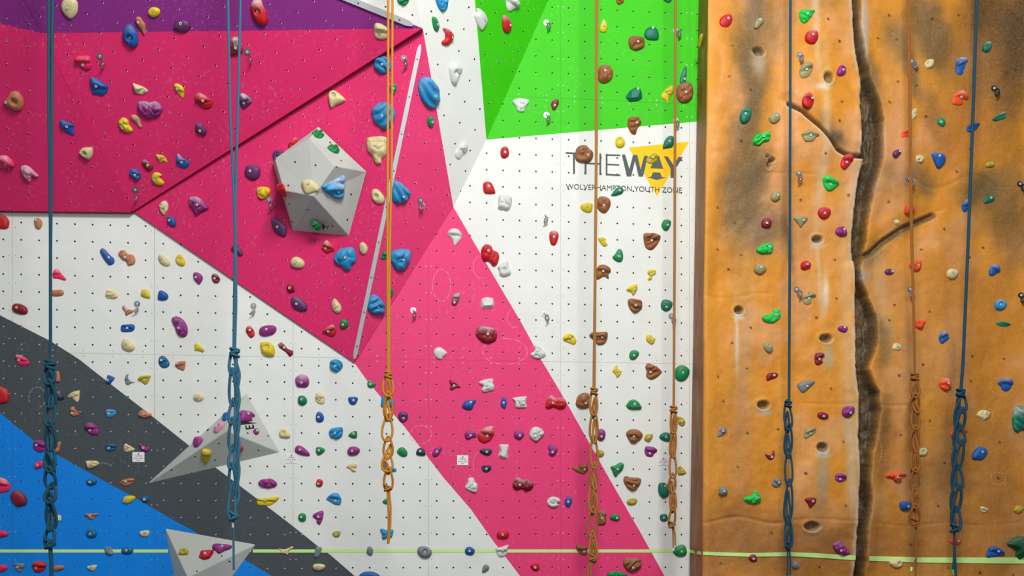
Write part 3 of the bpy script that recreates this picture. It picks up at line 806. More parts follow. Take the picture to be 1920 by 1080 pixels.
def catmull(pts, m):
    out = []; k = len(pts)
    for i in range(k):
        p0, p1, p2, p3 = pts[i - 1], pts[i], pts[(i + 1) % k], pts[(i + 2) % k]
        for s in range(m):
            t = s / m
            out.append(tuple(.5 * (2 * p1[j] + (p2[j] - p0[j]) * t + (2 * p0[j] - 5 * p1[j] + 4 * p2[j] - p3[j]) * t * t + (3 * p1[j] - p0[j] - 3 * p2[j] + p3[j]) * t ** 3) for j in (0, 1)))
    return out
def dist_poly(P, poly):
    A = np.array(poly); B = np.roll(A, -1, 0); V = B - A
    L2 = np.maximum((V ** 2).sum(1), 1e-12)
    d = P[:, None, :] - A[None]
    t = np.clip((d * V[None]).sum(2) / L2[None], 0, 1)
    return np.sqrt(((d - t[..., None] * V[None]) ** 2).sum(2)).min(1)

NAMES = {'e': 'jug_hold', 'p': 'pocket_hold', 'l': 'knobbly_hold', 'r': 'ribbed_hold', 'n': 'spiral_hold', 'k': 'block_hold', 's': 'rounded_hold'}
SIDE_N = -EA
SIDE_Q = U(1301, 540, 0.0)

def surface_at(x, y, side):
    if side: return SIDE_Q, SIDE_N, 'side'
    if x > 1318:
        e = 9
        A = rock_point(x, y); dx = rock_point(x + e, y) - rock_point(x - e, y); dz = rock_point(x, y - e) - rock_point(x, y + e)
        n = dx.cross(dz).normalized()
        if n.dot(NW) < 0: n = -n
        n = (n * .6 + NW * .6).normalized()
        return A, n, 'rock'
    for poly, q, n, lab in SURF:
        if inpoly(x, y, poly): return q, n, lab
    return P0, NW, 'wall'

RECS = []
def make_hold(code, feat, pts, bolt, idx):
    rnd = random.Random(idx * 7 + 3)
    chalk = 'c' in feat; side = 'S' in feat
    kind = next((k for k in 'lrkenp' if k in feat), 's')
    nm_kind = next((k for k in 'ernlkp' if k in feat), 's')
    xs = [p[0] for p in pts]; ys = [p[1] for p in pts]
    cx, cy = (min(xs) + max(xs)) / 2, (min(ys) + max(ys)) / 2
    ref = bolt or (sum(xs) / len(xs), sum(ys) / len(ys))
    q, n, surf = surface_at(max(ref[0], 1) if not side else 1310, ref[1], side)
    right = EZ.cross(n).normalized(); up = n.cross(right)
    wpx = min(max(xs) - min(xs), max(ys) - min(ys))
    lift = wpx * .005 * .16
    qq = q + n * lift
    if side:
        O = q + NW * .25; O.z = hit(1305, cy, P0, NW).z
        pl = [((x - cx) * .005 * 2.0, -(y - cy) * .005) for x, y in pts]
        bl = (0, 0)
    else:
        O3 = hit(ref[0], ref[1], qq, n); O = O3 - n * lift
        def loc(p):
            v = hit(p[0], p[1], qq, n) - O3
            return (v.dot(right), v.dot(up))
        pl = [loc(p) for p in pts]; bl = (0.0, 0.0)
    if sum(pl[i][0] * pl[(i + 1) % len(pl)][1] - pl[(i + 1) % len(pl)][0] * pl[i][1] for i in range(len(pl))) < 0: pl = pl[::-1]
    flat = 'k' in feat
    out = catmull(pl, 2 if flat else 4) if not flat else [((a[0] * 5 + b[0]) / 6, (a[1] * 5 + b[1]) / 6) for a, b in [(pl[i], pl[(i + 1) % len(pl)]) for i in range(len(pl))]] 
    if flat:
        o2 = []
        for i in range(len(pl)):
            a, b = pl[i], pl[(i + 1) % len(pl)]
            o2 += [(a[0] * .88 + b[0] * .12, a[1] * .88 + b[1] * .12), (a[0] * .12 + b[0] * .88, a[1] * .12 + b[1] * .88)]
        out = o2
    A = np.array(out)
    mn, mx = A.min(0), A.max(0); size = mx - mn
    # inscribed radius
    gx, gy = np.meshgrid(np.linspace(mn[0], mx[0], 26), np.linspace(mn[1], mx[1], 26))
    G = np.stack([gx.ravel(), gy.ravel()], 1)
    G = G[[inpoly(a, b, out) for a, b in G]]
    dG = dist_poly(G, out); R = float(dG.max())
    area = len(G) / 676.0 * size[0] * size[1]
    cen = G.mean(0)
    ins = []
    def addp(P, dmin):
        P = P[[inpoly(a, b, out) for a, b in P]] if len(P) else P
        if len(P):
            d = dist_poly(P, out); ins.extend([tuple(p) for p in P[d > dmin]])
    nx_ = A - np.roll(A, 1, 0); nn = np.stack([-(nx_ + np.roll(nx_, -1, 0))[:, 1], (nx_ + np.roll(nx_, -1, 0))[:, 0]], 1)
    nn /= np.maximum(np.linalg.norm(nn, axis=1, keepdims=True), 1e-9)
    if flat:
        addp(A + nn * R * .42, R * .36)
        step = R * .8
    else:
        addp(A + nn * R * .09, R * .07); addp(A + nn * R * .24, R * .2)
        step = R * (.115 if kind in 'lrn' and R > .045 else (.14 if kind in 'lrn' else .19))
    hx = []
    j = 0; y = mn[1]
    while y < mx[1]:
        x = mn[0] + (step / 2 if j % 2 else 0)
        while x < mx[0]:
            hx.append((x, y)); x += step
        y += step * .87; j += 1
    addp(np.array(hx), R * (.36 if not flat else .7))
    if not flat: ins = [p for p in ins if math.hypot(p[0] - bl[0], p[1] - bl[1]) > .004]
    V2 = [Vector(p) for p in out] + [Vector(p) for p in ins]
    res = delaunay_2d_cdt(V2, [], [list(range(len(out)))], 1, 1e-6)
    vv = np.array([(v.x, v.y) for v in res[0]]); faces = [tuple(f) for f in res[2]]
    d = dist_poly(vv, out)
    H = R * rnd.uniform(.72, .95) if R < .07 else R * .72
    if kind == 's' and R > .05: H = R * .62
    rise = .16
    dd = np.clip(d / R, 0, 1)
    if flat: h = H * np.clip(d / (R * .42), 0, 1)
    else: h = H * (rise + (1 - rise) * np.sqrt(np.clip(1 - (1 - dd) ** 2, 0, 1)))
    uu = (vv - cen) / R
    ex = max(size) / 2 / R
    ang = rnd.uniform(-.5, .5)
    if size[0] > size[1] * 1.25: pass
    yv = uu[:, 1] * math.cos(ang) + uu[:, 0] * math.sin(ang)
    env = np.clip(d / (R * .3), 0, 1)
    if kind == 's':
        h = h * (1 + .14 * np.clip(yv, -1.2, 1.2) * env)
        h = h + env * H * .05 * np.array([mnoise.noise(Vector((a * .9, b * .9, idx))) for a, b in uu])
    if 'e' in feat:
        t = ss(-.05, .32, yv + .12 * np.sin(uu[:, 0] * 1.4 + idx))
        h = h * (.50 + .62 * t) - env * H * .12 * np.exp(-((yv + .08) / .13) ** 2)
    if kind == 'r' or 'r' in feat:
        k = rnd.uniform(6.5, 8.5); an = rnd.uniform(-.7, .7)
        s = uu[:, 1] * math.cos(an) + uu[:, 0] * math.sin(an) + .22 * np.sin(uu[:, 0] * 2.2 + idx)
        wv = .5 + .5 * np.cos(s * k)
        h = h * (1.1 - .46 * (1 - wv) ** 1.3) - env * H * .04 * (1 - wv)
    if kind == 'l':
        sc = 1.05 if R > .05 else .85
        vals = []
        for a, b in uu:
            ds, _ = mnoise.voronoi(Vector((a * sc + idx * 3.1, b * sc + idx * 1.7, .0)))
            vals.append((ds[1] - ds[0]))
        vals = np.clip(np.array(vals) / .55, 0, 1)
        h = h * (.58 + .56 * np.sqrt(vals))
    if kind == 'n':
        rr = np.hypot(uu[:, 0] + .15, uu[:, 1] - .2); th = np.arctan2(uu[:, 1] - .2, uu[:, 0] + .15)
        w = np.sin(th + 8.5 * np.sqrt(rr + .02)); h = h * (.88 + .2 * w)
    if 'p' in feat and kind != 'k':
        pr = .40; c0 = np.array(bl) if bolt else cen
        if bolt and abs(dist_poly(np.array([bl]), out)[0]) < R * .4: c0 = cen
        rr = np.hypot(*((vv - c0) / R).T)
        h = h - H * .62 * (1 - ss(pr * .45, pr * 1.35, rr)) * env
    zmin = .003
    h = np.maximum(h, zmin)
    bolt_h = None
    if bolt:
        rr = np.hypot(vv[:, 0] - bl[0], vv[:, 1] - bl[1])
        near = rr < max(.013, float(np.sort(rr)[:3].max()) + 1e-6)
        db = float(dist_poly(np.array([bl]), out)[0]) if inpoly(bl[0], bl[1], out) else 0
        hb = float(np.average(h[near], weights=1 / (rr[near] + .002)))
        h = h - (1 - ss(.009, .022, rr)) * (h - (hb - .004)) * .9
        h = np.maximum(h, zmin)
        bolt_h = hb - .001
    nt = len(vv)
    nb = len(out)
    top = [(float(a), float(b), float(c)) for (a, b), c in zip(vv, h)]
    # closed rim down to the wall (a little into the uneven rock)
    sink = -.016 if surf == 'rock' else .0006
    # boundary edges of the triangulation
    ec = {}
    for f in faces:
        for i in range(len(f)): ec[(f[i], f[(i + 1) % len(f)])] = 1
    be = [(a, b) for (a, b) in ec if (b, a) not in ec]
    low = {}
    vs = list(top)
    for a, b in be:
        for i in (a, b):
            if i not in low: low[i] = len(vs); vs.append((top[i][0], top[i][1], sink))
    fs = list(faces) + [(b, a, low[a], low[b]) for a, b in be]
    nxt = dict(be)
    if len(nxt) == len(be):
        s0 = be[0][0]; loop = [s0]; c = nxt[s0]
        while c != s0 and len(loop) < 2000: loop.append(c); c = nxt[c]
        if len(loop) == len(be): fs.append(tuple(low[i] for i in loop[::-1]))
    name = NAMES[nm_kind]
    me = bpy.data.meshes.new(name)
    me.from_pydata(vs, [], fs)
    me.materials.append(hold_mat(code, chalk))
    if not flat: me.polygons.foreach_set('use_smooth', [len(f) < 5 for f in fs])
    me.update()
    o = link(bpy.data.objects.new(name, me))
    m = Matrix.Identity(4)
    for i in range(3): m[i][0] = right[i]; m[i][1] = up[i]; m[i][2] = n[i]; m[i][3] = O[i]
    o.matrix_world = m
    if bolt and bolt_h is not None and inpoly(bl[0], bl[1], out):
        b = link(bpy.data.objects.new('bolt', BOLT), o)
        b.location = (bl[0], bl[1], bolt_h)
    asp = max(size) / max(1e-6, min(size)); sol = area / (size[0] * size[1])
    RECS.append(dict(o=o, code=code, kind=nm_kind, chalk=chalk, x=cx, y=cy, w=max(xs) - min(xs), h=max(ys) - min(ys), asp=asp, sol=sol, surf=surf, R=R, bolt=bool(bolt)))

HOLDS = """
T 0 0
cr s|545,60 560,10 600,-20 660,-15 695,30 690,120 640,172 600,155 560,110|608,75
ye s|1330,110 1350,75 1385,65 1430,80 1440,115 1420,145 1385,157 1345,145|1378,95
sa s|1215,180 1230,152 1260,155 1285,190 1308,225 1305,300 1298,318 1265,270 1235,225|1245,200
bl p|1100,310 1110,270 1140,220 1180,222 1210,260 1235,310 1240,400 1195,432 1145,400 1110,360|1168,340
vi s|1560,240 1585,195 1640,178 1690,195 1712,235 1690,280 1635,295 1580,275|1625,210
pk e|668,535 690,508 740,505 795,505 815,535 828,580 810,625 770,635 715,600 680,570|745,585
bl e|808,705 850,705 920,745 968,785 960,830 925,865 870,855 825,840|865,775
cr e|1192,755 1225,760 1290,785 1330,820 1300,845 1265,855 1215,830|1300,818
ye e|1568,760 1600,755 1650,790 1655,850 1640,885 1600,840 1570,800|1597,800
rd ec|1752,880 1770,845 1810,843 1870,880 1912,920 1900,970 1850,985 1800,960 1765,920|1825,905
pu lc|1232,960 1245,920 1290,912 1340,925 1400,915 1445,950 1462,990 1440,1035 1390,1060 1350,1075 1300,1060 1250,1010|
sa p|35,910 60,880 90,835 130,822 170,840 200,890 208,950 180,995 130,1000 90,975 45,945|52,922
T 0 225
tn s|1175,-35 1210,-45 1250,-20 1262,20 1275,65 1250,68 1220,25 1190,0|1225,-15
ye l|1062,35 1075,0 1110,-20 1150,5 1160,45 1190,85 1185,110 1140,115 1090,85|1100,68
T 400 0
rd pc|335,60 350,10 385,-15 430,0 450,60 480,120 492,190 460,235 400,215 360,160|395,105
mr lc|148,380 175,335 215,335 245,380 268,455 230,495 190,490 160,512 150,450|200,430
vi ec|238,850 280,845 345,900 340,930 290,975 270,980 240,940|272,925
cr e|1448,230 1470,208 1520,220 1575,260 1585,300 1560,350 1500,358 1460,340 1445,290|1498,305
sk r|1440,570 1450,520 1500,495 1560,510 1600,560 1595,620 1540,658 1490,650 1450,610|1522,585
gn s|1590,770 1620,748 1650,765 1645,810 1620,860 1595,830|1620,800
cr p|1030,860 1045,820 1080,808 1120,830 1185,890 1170,915 1100,945 1060,970 1040,930|1080,858
sk r|1420,985 1470,930 1540,910 1600,940 1635,1010 1610,1100 1560,1165 1500,1140 1440,1080|1522,1048
gn r|1655,0 1670,-30 1740,-30 1762,10 1720,48 1680,35|
T 0 225
bl e|535,10 560,3 620,30 660,45 655,95 665,140 620,130 560,95 540,50|600,60
cr p|710,290 740,255 800,248 830,255 830,320 800,360 750,335 712,305|760,300
pk ec|-30,340 40,322 80,345 110,375 132,420 90,430 40,440 -30,430|52,395
pc lc|180,450 190,418 235,415 275,440 310,475 345,510 310,518 280,505 270,560 240,545 205,510|
vi s|1755,60 1770,30 1810,32 1840,70 1862,105 1840,145 1800,132 1760,100|1800,95
mr lc|1275,375 1295,358 1330,375 1370,410 1375,440 1335,460 1295,425|1330,405
ye e|1402,312 1425,315 1460,320 1490,345 1505,385 1470,375 1440,382 1415,350|1442,342
bl ec|1585,350 1595,305 1620,320 1650,350 1698,380 1695,420 1660,438 1610,425 1585,390|1633,380
bl l|1162,480 1170,450 1200,440 1235,455 1262,490 1260,530 1225,548 1190,520|1215,495
ye s|1362,520 1380,480 1420,475 1455,500 1435,520 1475,560 1465,588 1420,590 1375,560|1392,540
cr lc|1430,770 1450,735 1485,725 1508,755 1510,800 1490,840 1470,855 1440,820|1475,790
bl s|1500,880 1520,862 1560,880 1580,915 1580,950 1555,962 1510,930|1528,905
pu lc|1695,700 1720,685 1770,690 1810,720 1868,785 1850,810 1800,830 1765,860 1740,820 1700,760|1780,765
rd s|-30,860 0,842 50,865 78,910 70,960 40,978 -30,960|
sa s|305,900 325,882 360,888 378,925 365,970 345,982 315,960|332,905
T 400 225
vi s|280,440 310,400 360,398 410,425 418,480 395,525 350,540 300,515 280,480|335,460
ye l|388,640 400,605 450,598 500,612 510,650 480,690 440,712 400,690|418,630
vi s|515,890 545,875 600,905 650,955 655,1010 640,1048 590,1035 540,990|578,962
ge r|892,110 920,88 970,95 998,130 990,162 950,165 910,145|
ge r|1030,235 1055,222 1100,230 1135,265 1128,295 1090,292 1045,265|
cr s|788,565 800,540 850,528 900,550 938,595 930,630 890,645 830,660 800,615|857,578
sk rc|988,610 1020,580 1100,545 1165,505 1195,510 1195,600 1180,700 1120,715 1070,690 1020,650|1120,645
ge r|868,925 890,912 935,930 965,965 955,1000 925,990 885,955|
rd lc|670,225 700,180 735,155 755,180 730,225 700,260|
vi l|530,310 550,272 590,270 630,285 600,330 545,360|
rd ec|578,590 600,570 630,600 645,700 600,660|
cr lx|1375,200 1380,160 1440,145 1520,142 1562,165 1560,230 1550,310 1510,350 1510,385 1475,398 1445,370 1430,320 1390,280 1378,235|1450,235
cr p|1420,660 1435,622 1475,622 1520,665 1540,710 1520,752 1470,750 1430,710|1468,688
sk r|1632,550 1660,548 1720,585 1775,645 1775,690 1720,750 1650,752 1622,720 1620,620|1695,690
T 800 0
sk r|-55,740 -30,700 10,690 60,710 110,780 132,870 110,950 60,977 0,945 -40,880 -60,800|58,865
sk l|92,10 95,-20 190,-20 200,20 185,80 150,102 115,70|
gn s|52,165 65,148 90,165 115,220 110,265 90,283 65,250|92,222
rd c|152,255 180,252 220,275 248,325 225,380 190,408 145,395 148,370 175,345 170,290|228,340
wh p|210,620 225,585 265,568 305,590 325,625 300,665 285,720 265,762 235,745 220,690|285,650
wh s|440,140 458,110 460,75 490,80 530,120 553,180 540,230 510,272 485,255 460,205|518,180
wh e|722,10 725,-25 800,-20 835,20 832,70 800,80 755,105 730,70|798,40
rd c|687,200 690,145 710,135 745,165 770,220 755,280 720,298 692,260|745,228
br r|1705,5 1720,-20 1770,-15 1775,15 1730,40|
ye c|1555,250 1570,205 1595,172 1620,205 1628,245 1610,285 1570,285|1595,235
br r|1820,375 1830,330 1880,315 1930,320 1960,350 1965,400 1940,430 1880,448 1835,425|1898,385
br l|1545,640 1560,595 1600,575 1650,590 1680,640 1670,700 1630,735 1590,745 1550,715|1605,640
tg k|1790,870 1830,810 1880,778 1925,785 1940,820 1945,880 1900,905 1830,910|1898,808
wh l|772,910 800,885 850,878 910,890 925,915 890,960 880,1000 825,998 800,950|
mr s|1122,925 1140,900 1185,892 1190,930 1160,980 1140,990 1125,960|1152,950
T 800 225
gn s|8,10 20,-35 50,-30 68,0 60,50 35,68 15,45|42,18
T 1200 0
tg s|40,310 55,260 100,235 150,250 172,300 160,352 80,352 50,330|113,255
tg s|360,740 365,690 390,620 405,597 422,610 420,700 410,735 380,752|400,712
ye e|195,850 230,800 280,768 305,780 300,830 265,880 255,930 235,900 205,880|260,838
br l|330,830 345,765 400,732 460,740 485,800 475,870 440,910 385,920 345,890|408,838
tg s|205,-10 285,-12 270,20 245,22|
ol S|535,490 560,450 590,442 585,480 555,530 538,525|
rd s|718,190 735,150 785,120 825,130 835,175 810,225 765,245 725,225|792,170
kh s|1030,240 1038,190 1065,160 1100,160 1115,190 1090,225 1050,255|1075,185
ng r|1438,130 1445,90 1490,75 1575,85 1570,110 1535,160 1490,200 1450,175|1508,120
rd c|1490,330 1505,285 1550,262 1600,275 1610,330 1580,380 1540,388 1500,365|1555,315
kh e|1437,630 1455,590 1480,560 1530,555 1562,590 1545,650 1520,685 1475,700 1445,680|1497,628
pu p|1775,645 1795,600 1820,582 1855,610 1850,655 1810,680 1780,675|1830,625
rd ec|1470,890 1490,845 1525,828 1560,865 1562,930 1520,965 1475,935|1545,890
tg p|905,1030 925,985 965,965 1005,985 1000,1050 970,1095 930,1110 905,1080|952,1020
kh s|1160,1055 1185,1025 1225,1008 1260,1030 1262,1070 1220,1105 1180,1100|1225,1048
T 1520 0
tg pc|1552,420 1580,380 1620,370 1635,400 1615,450 1580,465 1555,450|
cr p|1030,570 1055,535 1100,530 1113,560 1100,600 1060,615 1038,600|1055,575
bl ec|1312,545 1350,515 1400,518 1420,545 1400,585 1385,620 1370,665 1330,670 1308,640 1315,590|
or ec|1285,900 1300,850 1340,815 1385,810 1420,850 1420,890 1380,885 1375,930 1330,940 1290,930|1358,870
cr l|905,1010 930,975 958,980 955,1030 930,1072 905,1070|
tg ec|1650,1060 1700,1025 1750,1000 1768,1030 1750,1065 1680,1080 1655,1078|
T 1520 225
bl e|1410,70 1430,40 1480,25 1525,25 1520,50 1490,85 1450,105 1415,95|
gn s|1145,10 1150,-20 1190,-25 1215,10 1205,50 1180,55 1150,35|1168,20
or ec|818,130 840,90 880,65 910,80 905,130 870,160 825,160|
vi s|742,310 755,275 800,262 815,285 795,320 765,335|800,283
cr l|948,345 960,318 1000,315 1022,335 1015,370 985,385 955,370|972,350
bl c|1092,300 1110,288 1180,290 1222,330 1210,385 1160,428 1135,400|1155,325
ol s|1575,405 1600,375 1640,378 1655,400 1640,418 1590,425|1622,392
tg s|1560,735 1575,695 1620,675 1652,690 1648,720 1610,740 1570,748|1618,702
bl ec|1362,790 1375,740 1415,712 1425,740 1420,800 1385,828|
or s|850,810 860,770 890,762 935,790 935,820 890,850 855,840|
cr l|750,905 785,890 805,915 795,940 775,945 755,930|
T 800 225
ye p|1700,190 1710,155 1740,145 1770,160 1785,190 1782,225 1740,250 1705,230|1742,185
br n|1340,330 1350,250 1390,220 1440,222 1470,255 1500,280 1500,330 1470,370 1410,380 1360,365|1450,320
br r|1810,20 1820,-20 1860,-35 1910,-30 1935,20 1900,70 1885,120 1850,118 1820,70|1890,30
rd s|665,275 680,245 720,240 740,270 738,320 700,342 670,325|705,295
rd s|508,590 515,560 555,548 590,570 620,645 600,660 530,658 512,630|557,597
wh l|645,760 652,680 700,672 760,680 768,740 740,805 680,800 645,790|
rd c|1105,1025 1120,998 1165,995 1190,1030 1180,1080 1160,1120 1125,1120 1108,1080|1145,1055
tg s|1662,672 1700,620 1740,598 1772,620 1765,655 1720,675 1680,680|1735,638
ye s|1385,775 1410,750 1490,748 1488,815 1450,830 1405,812|1445,778
br l|1530,730 1555,690 1600,682 1650,710 1658,760 1635,810 1600,832 1560,815 1535,775|1592,770
wh e|185,1030 200,990 240,970 290,985 318,1030 305,1070 280,1100 250,1130 235,1080 215,1050|
wh e|265,290 300,240 325,200 360,205 378,245 355,290 320,335 300,355 270,335|335,275
ye s|1545,1065 1580,1050 1615,1065 1610,1085 1630,1120 1600,1135 1570,1110|1580,1075
T 1200 225
tg s|208,250 225,180 265,140 305,150 310,200 290,240 240,250|262,195
ol e|60,350 100,305 140,295 162,320 158,360 125,385 90,390 65,375|115,340
gn s|195,940 215,900 250,893 280,910 275,950 250,990 220,990 200,965|245,948
br re|35,1030 55,1012 130,1015 180,1030 188,1065 150,1130 120,1160 90,1165 55,1140 40,1090|105,1085
ng r|1022,190 1045,130 1110,110 1165,95 1180,130 1165,180 1110,195 1080,222 1035,215|1112,150
kh e|1462,120 1500,95 1530,85 1615,125 1590,150 1560,185 1500,188 1475,160|1535,135
rd e|1812,380 1830,330 1860,305 1910,305 1925,350 1890,400 1850,435 1815,415|1862,378
ng e|1650,520 1690,493 1740,515 1800,565 1780,590 1740,625 1700,632 1665,590|1715,575
kh s|1178,690 1195,650 1230,632 1262,660 1260,705 1215,735 1182,715|1235,680
rd s|1605,825 1625,790 1670,782 1715,800 1720,840 1690,880 1650,888 1615,860|1660,840
kh s|1382,885 1410,860 1450,853 1505,865 1510,895 1475,930 1450,962 1425,930|1470,905
mr s|1095,930 1110,890 1150,880 1185,905 1182,950 1150,972 1105,960|1138,932
pu l|1762,1000 1785,965 1830,955 1862,985 1862,1030 1820,1048 1775,1030|1835,985
T 0 450
bl s|895,95 915,70 940,80 985,130 1022,165 1020,205 985,222 955,200 920,150|980,158
sa l|1062,120 1080,90 1115,88 1145,120 1190,130 1212,165 1205,210 1155,225 1130,190 1090,165|1125,155
cr s|1422,150 1435,125 1460,130 1500,165 1530,200 1520,228 1480,228 1440,200|1450,170
ye p|1578,165 1595,135 1625,130 1655,165 1665,210 1650,232 1610,225 1585,200|1618,178
pk ec|470,300 485,265 520,258 550,300 592,350 570,360 520,345 475,340|
pu s|1738,300 1760,288 1800,300 1825,340 1800,392 1780,392 1745,350|1765,340
sa s|455,455 510,448 560,450 572,485 540,502 470,500|
cr r|948,480 965,450 1010,455 1050,480 1050,522 970,522 952,505|
ye s|1265,485 1275,450 1305,440 1335,460 1350,520 1300,515 1270,500|1302,480
bl s|1418,520 1425,465 1450,450 1490,470 1512,500 1500,535 1450,542 1420,530|
sa l|1098,595 1115,588 1140,620 1195,630 1190,650 1150,670 1130,680 1120,645 1100,615|1140,627
mr s|105,600 125,572 170,570 225,595 245,630 235,662 190,668 130,650 110,625|155,612
bl e|1083,795 1095,765 1140,758 1200,758 1210,790 1190,820 1120,828 1090,820|1145,793
pu l|1542,700 1580,682 1620,695 1660,730 1685,790 1680,850 1640,872 1590,840 1570,780 1548,740|1610,795
cr s|1092,930 1110,890 1140,892 1180,920 1212,965 1190,995 1150,998 1105,975|1135,940
ye l|1748,960 1755,930 1785,935 1835,985 1825,1005 1790,995 1755,992|
T 400 450
vi s|158,70 175,45 210,50 245,85 262,125 240,145 205,120 165,95|
mr ec|-20,330 0,300 30,305 60,350 40,385 0,382|10,345
cr s|692,200 710,160 750,150 800,175 820,215 800,250 750,255 705,235|738,205
rd ec|970,60 985,25 1020,0 1060,40 1090,90 1060,105 1020,120 975,85|1010,75
sk l|1080,160 1100,115 1150,75 1240,62 1275,110 1280,190 1240,225 1230,265 1195,278 1150,240 1095,200|1190,160
cr s|1312,50 1330,20 1365,30 1388,75 1375,120 1345,130 1320,105|1338,90
gn e|1518,160 1530,115 1570,90 1590,110 1580,150 1550,175 1520,175|
sk l|1605,180 1615,115 1660,90 1720,82 1780,95 1785,150 1765,220 1730,270 1690,283 1650,265 1625,220|1705,180
mr k|652,425 670,400 715,395 725,430 735,465 690,475 665,455|688,432
vi s|695,555 705,515 740,505 790,535 838,590 835,635 780,640 720,610|750,575
cr l|1065,575 1075,535 1095,528 1125,560 1150,600 1145,645 1110,660 1070,620|1085,582
gn s|1138,760 1150,722 1180,712 1210,735 1210,775 1175,798 1145,790|1170,762
rd ec|982,820 1010,795 1060,760 1105,790 1090,860 1060,870 1010,850|1035,822
sk r|1398,610 1405,545 1440,495 1480,500 1530,545 1552,600 1550,650 1500,680 1420,655|1478,600
gn s|1590,430 1610,435 1622,475 1605,520 1590,505|
rd ec|292,815 300,780 330,770 365,815 368,860 335,880 305,850|330,815
pu s|410,825 425,785 480,765 550,770 568,805 540,845 470,865 425,855|480,808
ye p|422,930 440,915 490,915 535,940 552,985 545,1040 495,1045 450,1025 430,985|480,965
mr kc|577,935 610,912 635,935 665,975 718,995 715,1030 685,1050 650,1005 590,965|637,968
T 800 450
rd l|490,110 500,60 535,32 580,45 600,85 640,105 655,150 635,215 595,228 565,190 510,180|555,100
wh p|640,240 690,200 730,185 740,240 760,300 700,325 660,310 650,265|700,270
mr ec|225,570 230,510 255,478 300,480 300,520 270,580 240,588|250,562
wh k|487,560 495,525 540,510 600,520 610,590 590,612 500,618 490,600|550,550
mr lc|442,830 460,780 500,768 560,780 620,800 635,850 620,905 550,928 500,910 455,870|550,850
wh s|62,1020 75,975 120,962 165,990 185,1020 150,1050 130,1075 90,1060|
wh l|935,1020 970,995 975,950 1000,938 1040,980 1075,1020 1060,1050 1000,1070 950,1050|990,1020
ye e|1228,880 1255,848 1295,838 1330,865 1350,905 1330,940 1270,920 1240,905|1290,880
gn s|1675,150 1700,120 1725,80 1755,85 1770,130 1765,180 1730,195 1690,175|1732,150
br e|1530,260 1555,225 1600,218 1650,245 1660,280 1640,300 1640,345 1600,325 1560,345 1535,350 1525,310|1588,282
ye s|1802,440 1840,410 1890,395 1900,430 1885,465 1860,495 1840,465 1810,455|1870,448
br r|1815,570 1820,530 1870,525 1930,540 1945,580 1930,625 1875,652 1835,620|1875,595
br re|1467,860 1490,830 1550,828 1620,825 1632,870 1610,925 1560,945 1530,930 1500,895|1580,878
gn s|1825,1050 1835,1005 1865,988 1905,1000 1912,1030 1880,1070 1845,1075|1865,1040
T 1200 450
ye l|70,300 80,265 140,268 145,300 115,320 105,355 70,355 85,320|100,308
tg s|190,585 205,540 250,533 295,560 285,610 240,640 200,620|238,605
ye s|55,890 65,855 95,850 115,870 140,885 130,920 105,938 70,915|95,895
ng l|1050,90 1090,45 1165,22 1200,40 1198,95 1165,120 1090,120|1160,62
kh s|1028,260 1045,220 1085,208 1130,225 1140,265 1110,300 1075,308 1040,290|1085,248
rd l|1448,235 1455,205 1490,183 1535,205 1538,240 1500,265 1460,265|1500,222
kh e|1465,530 1480,495 1515,490 1525,458 1585,480 1580,510 1550,520 1545,565 1510,582 1480,565|1525,525
ng l|1108,695 1130,670 1200,655 1205,625 1245,608 1268,640 1270,690 1230,730 1180,742 1130,725|1225,675
kh s|1112,960 1125,925 1155,918 1190,945 1200,985 1170,1015 1130,995|1165,962
pu s|1780,795 1810,772 1860,775 1872,800 1850,832 1800,818|1838,785
mr e|1578,1040 1590,1015 1640,1012 1665,1035 1640,1070 1650,1100 1610,1125 1580,1110 1575,1070|1615,1070
T 1520 450
vi s|668,290 685,262 725,260 748,285 735,308 690,312|735,282
or l|893,235 900,205 960,185 1005,180 1005,220 990,260 955,285 920,270|965,230
cr s|1228,300 1240,268 1280,255 1325,275 1328,310 1300,345 1260,348 1235,330|1277,298
bl ec|1612,280 1625,235 1665,215 1705,240 1705,275 1670,305 1635,322 1615,310|
sk pc|1660,580 1675,548 1715,533 1760,555 1768,590 1740,625 1700,632 1668,615|1712,578
tg ec|1672,745 1700,732 1760,735 1800,755 1780,782 1730,780 1690,765|
or l|945,750 955,725 1000,720 1035,725 1025,765 1000,805 960,795 945,775|
bl ec|1162,870 1180,830 1210,815 1245,850 1250,885 1210,920 1185,932 1165,905|
cr l|738,965 755,930 790,928 820,955 810,985 770,992 745,985|785,958
T 0 675
pk ec|135,-40 165,-50 230,-20 262,20 250,40 210,50 150,30|170,0
tl e|1425,0 1440,-35 1480,-35 1522,20 1515,55 1475,72 1435,50|1455,5
sa e|1575,45 1590,18 1650,8 1668,20 1655,90 1620,85 1590,70|1600,35
bl k|945,200 965,130 1000,140 1035,160 1010,190 990,218 960,215|970,180
gy e|1118,175 1130,135 1152,125 1150,160 1175,190 1210,198 1175,210 1150,225 1130,215|
ol e|1240,165 1270,142 1350,138 1352,150 1335,195 1305,220 1275,200 1250,185|1300,178
sa s|455,110 480,130 500,100 530,105 540,180 520,198 485,185|
dk sc|505,290 530,280 550,310 575,325 570,350 530,360 500,340|
cr e|605,320 650,285 710,272 715,290 705,365 680,375 640,340 615,335|655,322
rd s|-30,240 20,242 60,265 78,310 70,365 40,385 -30,380|
sa e|625,460 635,425 665,418 680,450 735,465 720,485 690,500 650,502|648,478
sk ec|945,490 955,448 1000,445 1040,455 1040,485 1010,510 970,518|978,482
sa l|1240,485 1260,455 1300,448 1330,475 1362,485 1355,508 1310,522 1265,515|1295,485
cr s|1738,335 1755,305 1800,302 1830,325 1828,355 1790,372 1750,360|1775,340
pu e|758,600 775,568 820,562 870,595 888,640 870,675 820,672 780,640|808,632
